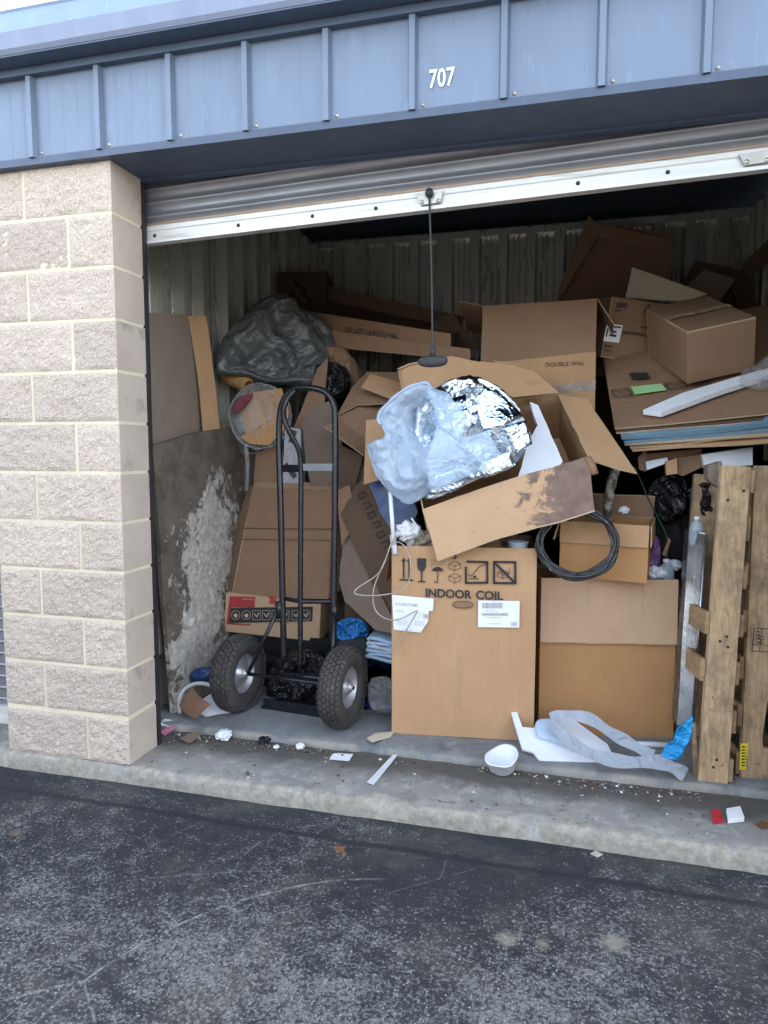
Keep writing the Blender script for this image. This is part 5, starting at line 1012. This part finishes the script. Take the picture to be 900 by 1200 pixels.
flatpiece('paper_scrap', 'flat white paper scrap on the apron near the hand truck', 'paper', [(386, 890), (390, 883), (414, 884), (409, 892)], .003, .0015, 'paper_white')
flatpiece('metal_strap', 'thin grey strap lying across the apron in front of the coil carton', 'strap', [(430, 917), (461, 884), (466, 885), (438, 920)], .006, .002, 'pvc')
flatpiece('notepad', 'white notepad leaning beside the left tyre of the hand truck', 'notepad', [(224, 829), (250, 813), (271, 836), (247, 846)], .05, .012, 'paper_white', (.25, -.5))
ct_ = MB().sheet(PY(211, 826, .46), PY(230, 842, .40), PY(246, 826, .46), PY(224, 806, .52), .012, 8, 6, .01, 2, .02); obj('clay_tile', ct_, 'clay', None, 'curved brown scrap under the white notepad', 'scrap')
obj('blue_lump', pillow(pix([(224, 788), (235, 782), (248, 784), (250, 797), (236, 800), (224, 798)], vplane(.62)), FRONT, .03, .03, 29, .008, 16.), 'plastic_navy', None, 'dark blue bundle behind the left tyre', 'cloth')
obj('hose_ring', MB().tube(cat([PY(x, y, Y) for x, y, Y in ((211, 838, .50), (210, 822, .52), (216, 808, .55), (230, 801, .57), (246, 803, .57), (255, 812, .56))], 6), .010, 10), 'pvc', None, 'white hose curving beside the left tyre', 'hose')
flatpiece('paper_scrap', 'white paper edge beneath the leaning weathered board', 'paper', [(186, 850), (193, 843), (212, 846), (205, 853)], .02, .004, 'paper_white', (.1, -.2))
flatpiece('candy_wrapper', 'pink wrapper on the apron beside the tan pillar', 'wrapper', [(187, 858), (200, 850), (210, 850), (193, 863)], .006, .004, 'pink', (.05, -.2))
flatpiece('cardboard_scrap', 'grey torn scrap at the sill beside the pillar', 'scrap', [(210, 866), (228, 858), (238, 860), (222, 872)], .012, .004, 'card_grey', (.05, -.15))
wad('paper_wad', 'crumpled white tissue on the sill in front of the left tyre', 'paper', 262, 861, .33, .033, 'paper_white', 41, .6, .5, zmin=.002)
wad('paper_wad', 'small white crumpled wrapper on the sill near the tissue', 'paper', 352, 874, .33, .018, 'paper_white', 43, .6, .5, zmin=.002)
wad('paper_wad', 'tiny white scrap on the sill beside the black film', 'paper', 324, 875, .30, .013, 'foam_white', 44, .5, .3, zmin=.002)
wad('film_scrap', 'black plastic film scrap on the sill', 'plastic', 310, 867, .33, .024, 'plastic_black', 45, .4, .6, zmin=.002)
wad('film_scrap', 'dark leaf litter clump on the sill', 'plastic', 362, 879, .32, .018, 'crumb_dark', 46, .5, .6, zmin=.002)
flatpiece('cardboard_scrap', 'torn pale card strip at the corner of the coil carton', 'scrap', [(430, 866), (440, 860), (462, 858), (458, 864), (436, 870)], FZ+.002, .004, 'paper_cream')
flatpiece('lighter', 'small red plastic lighter on the apron', 'lighter', [(833, 953), (843, 951), (847, 964), (836, 966)], .003, .012, 'lighter_red')
mbx = flatpiece('matchbox', 'small white matchbox on the apron beside the red lighter', 'matchbox', [(851, 953), (867, 950), (872, 963), (853, 965)], .003, .018, 'paper_white')
flatpiece('leaf', 'brown leaf on the apron at the foot of the pallets', 'leaf', [(885, 966), (893, 962), (902, 965), (902, 970), (892, 972)], .003, .002, 'leaf')
flatpiece('leaf', 'curled reddish leaf lying on the asphalt', 'leaf', [(392, 995), (396, 991), (400, 993), (406, 992), (403, 997), (405, 1001), (399, 999), (394, 1001)], GZ+.004, .003, 'leaf', (.1, -.1))
flatpiece('leaf', 'small dark leaf on the asphalt in front of the pillar', 'leaf', [(9, 978), (16, 973), (26, 973), (24, 979), (14, 981)], GZ+.004, .003, 'crumb_dark')
flatpiece('paper_scrap', 'pale chip on the asphalt beside the kerb', 'scrap', [(692, 1001), (698, 998), (706, 1002), (700, 1005)], GZ+.003, .004, 'crumb_light')
for nm, mt, cnt, sd in (('grit', 'crumb_light', 260, 5), ('dirt', 'crumb_dark', 900, 6)):
    rnd = random.Random(sd); mb = MB()
    for k in range(cnt):
        x = rnd.choice((rnd.uniform(.0, 2.44), rnd.uniform(.0, .9), rnd.uniform(1.4, 2.3))); y = .345-abs(rnd.gauss(0, .035)) if rnd.random() < .8 else rnd.uniform(.0, .33)
        r = rnd.uniform(.0015, .005)*(2.4 if rnd.random() < .10 else 1); c = Vector((x, y, .001+r*.4)); e = [Vector((rnd.uniform(.5, 1.3)*s*r*(a == 0), rnd.uniform(.5, 1.3)*s*r*(a == 1), rnd.uniform(.4, .9)*s*r*(a == 2))) for a in range(3) for s in (1, -1)]
        mb.add([c+q for q in e], [(0, 2, 4), (2, 1, 4), (1, 3, 4), (3, 0, 4), (2, 0, 5), (1, 2, 5), (3, 1, 5), (0, 3, 5)])
    obj(nm, mb, mt, None, 'scattered pale grit along the unit sill' if nm == 'grit' else 'dark dirt crumbs swept against the unit sill', nm, kind='stuff')

# dead leaf bits and paper flecks swept against the sill
for nm, mt, cnt, sd, lab in (('leaf_litter', 'leaf', 34, 11, 'brown leaf crumbs swept against the unit sill'), ('paper_flecks', 'paper_white', 16, 12, 'tiny white paper flecks scattered along the unit sill')):
    rnd = random.Random(sd); mb = MB()
    for k in range(cnt):
        x = rnd.choice((rnd.uniform(.02, 2.44), rnd.uniform(.02, .8), rnd.uniform(1.55, 2.3))); y = .34-abs(rnd.gauss(0, .05)); a = rnd.uniform(0, 6.28); s_ = rnd.uniform(.004, .010); c = Vector((x, y, .004+rnd.uniform(0, .004)))
        u_ = Vector((math.cos(a), math.sin(a), rnd.uniform(-.3, .3)))*s_; v_ = Vector((-math.sin(a), math.cos(a), rnd.uniform(-.2, .4)))*s_*rnd.uniform(.4, .8)
        mb.prism([c-u_, c+v_, c+u_, c-v_], Vector((0, 0, 1)), .001)
    obj(nm, mb, mt, None, lab, 'litter', kind='stuff')
for k, (l, Y, mt, lab) in enumerate((([(404, 545), (440, 530), (470, 560), (455, 590), (420, 600)], 1.06, 'card_grey', 'crumpled grey-brown carton flap behind the lettered dark sheet'), ([(396, 520), (425, 534), (415, 575), (394, 580)], 1.0, 'card_dark', 'dark carton flap hanging beside the right upright of the hand truck'),
        ([(395, 575), (410, 568), (418, 612), (400, 640)], .97, 'card_brown', 'thin brown carton edge beside the opened carton'), ([(300, 530), (330, 520), (335, 566), (296, 568)], 1.15, 'card_brown', 'folded brown carton under the wrapped bundle'), ([(430, 560), (470, 545), (490, 600), (470, 640), (445, 600)], .90, 'plastic_navy', 'navy plastic sheet behind the white pole'))):
    sheet_thing('cardboard_piece' if 'card' in mt else 'plastic_sheet', lab, 'cardboard' if 'card' in mt else 'plastic', vplane(Y, 0, 0, 10, 1.2), l, .006, mt, 60+k, .012)
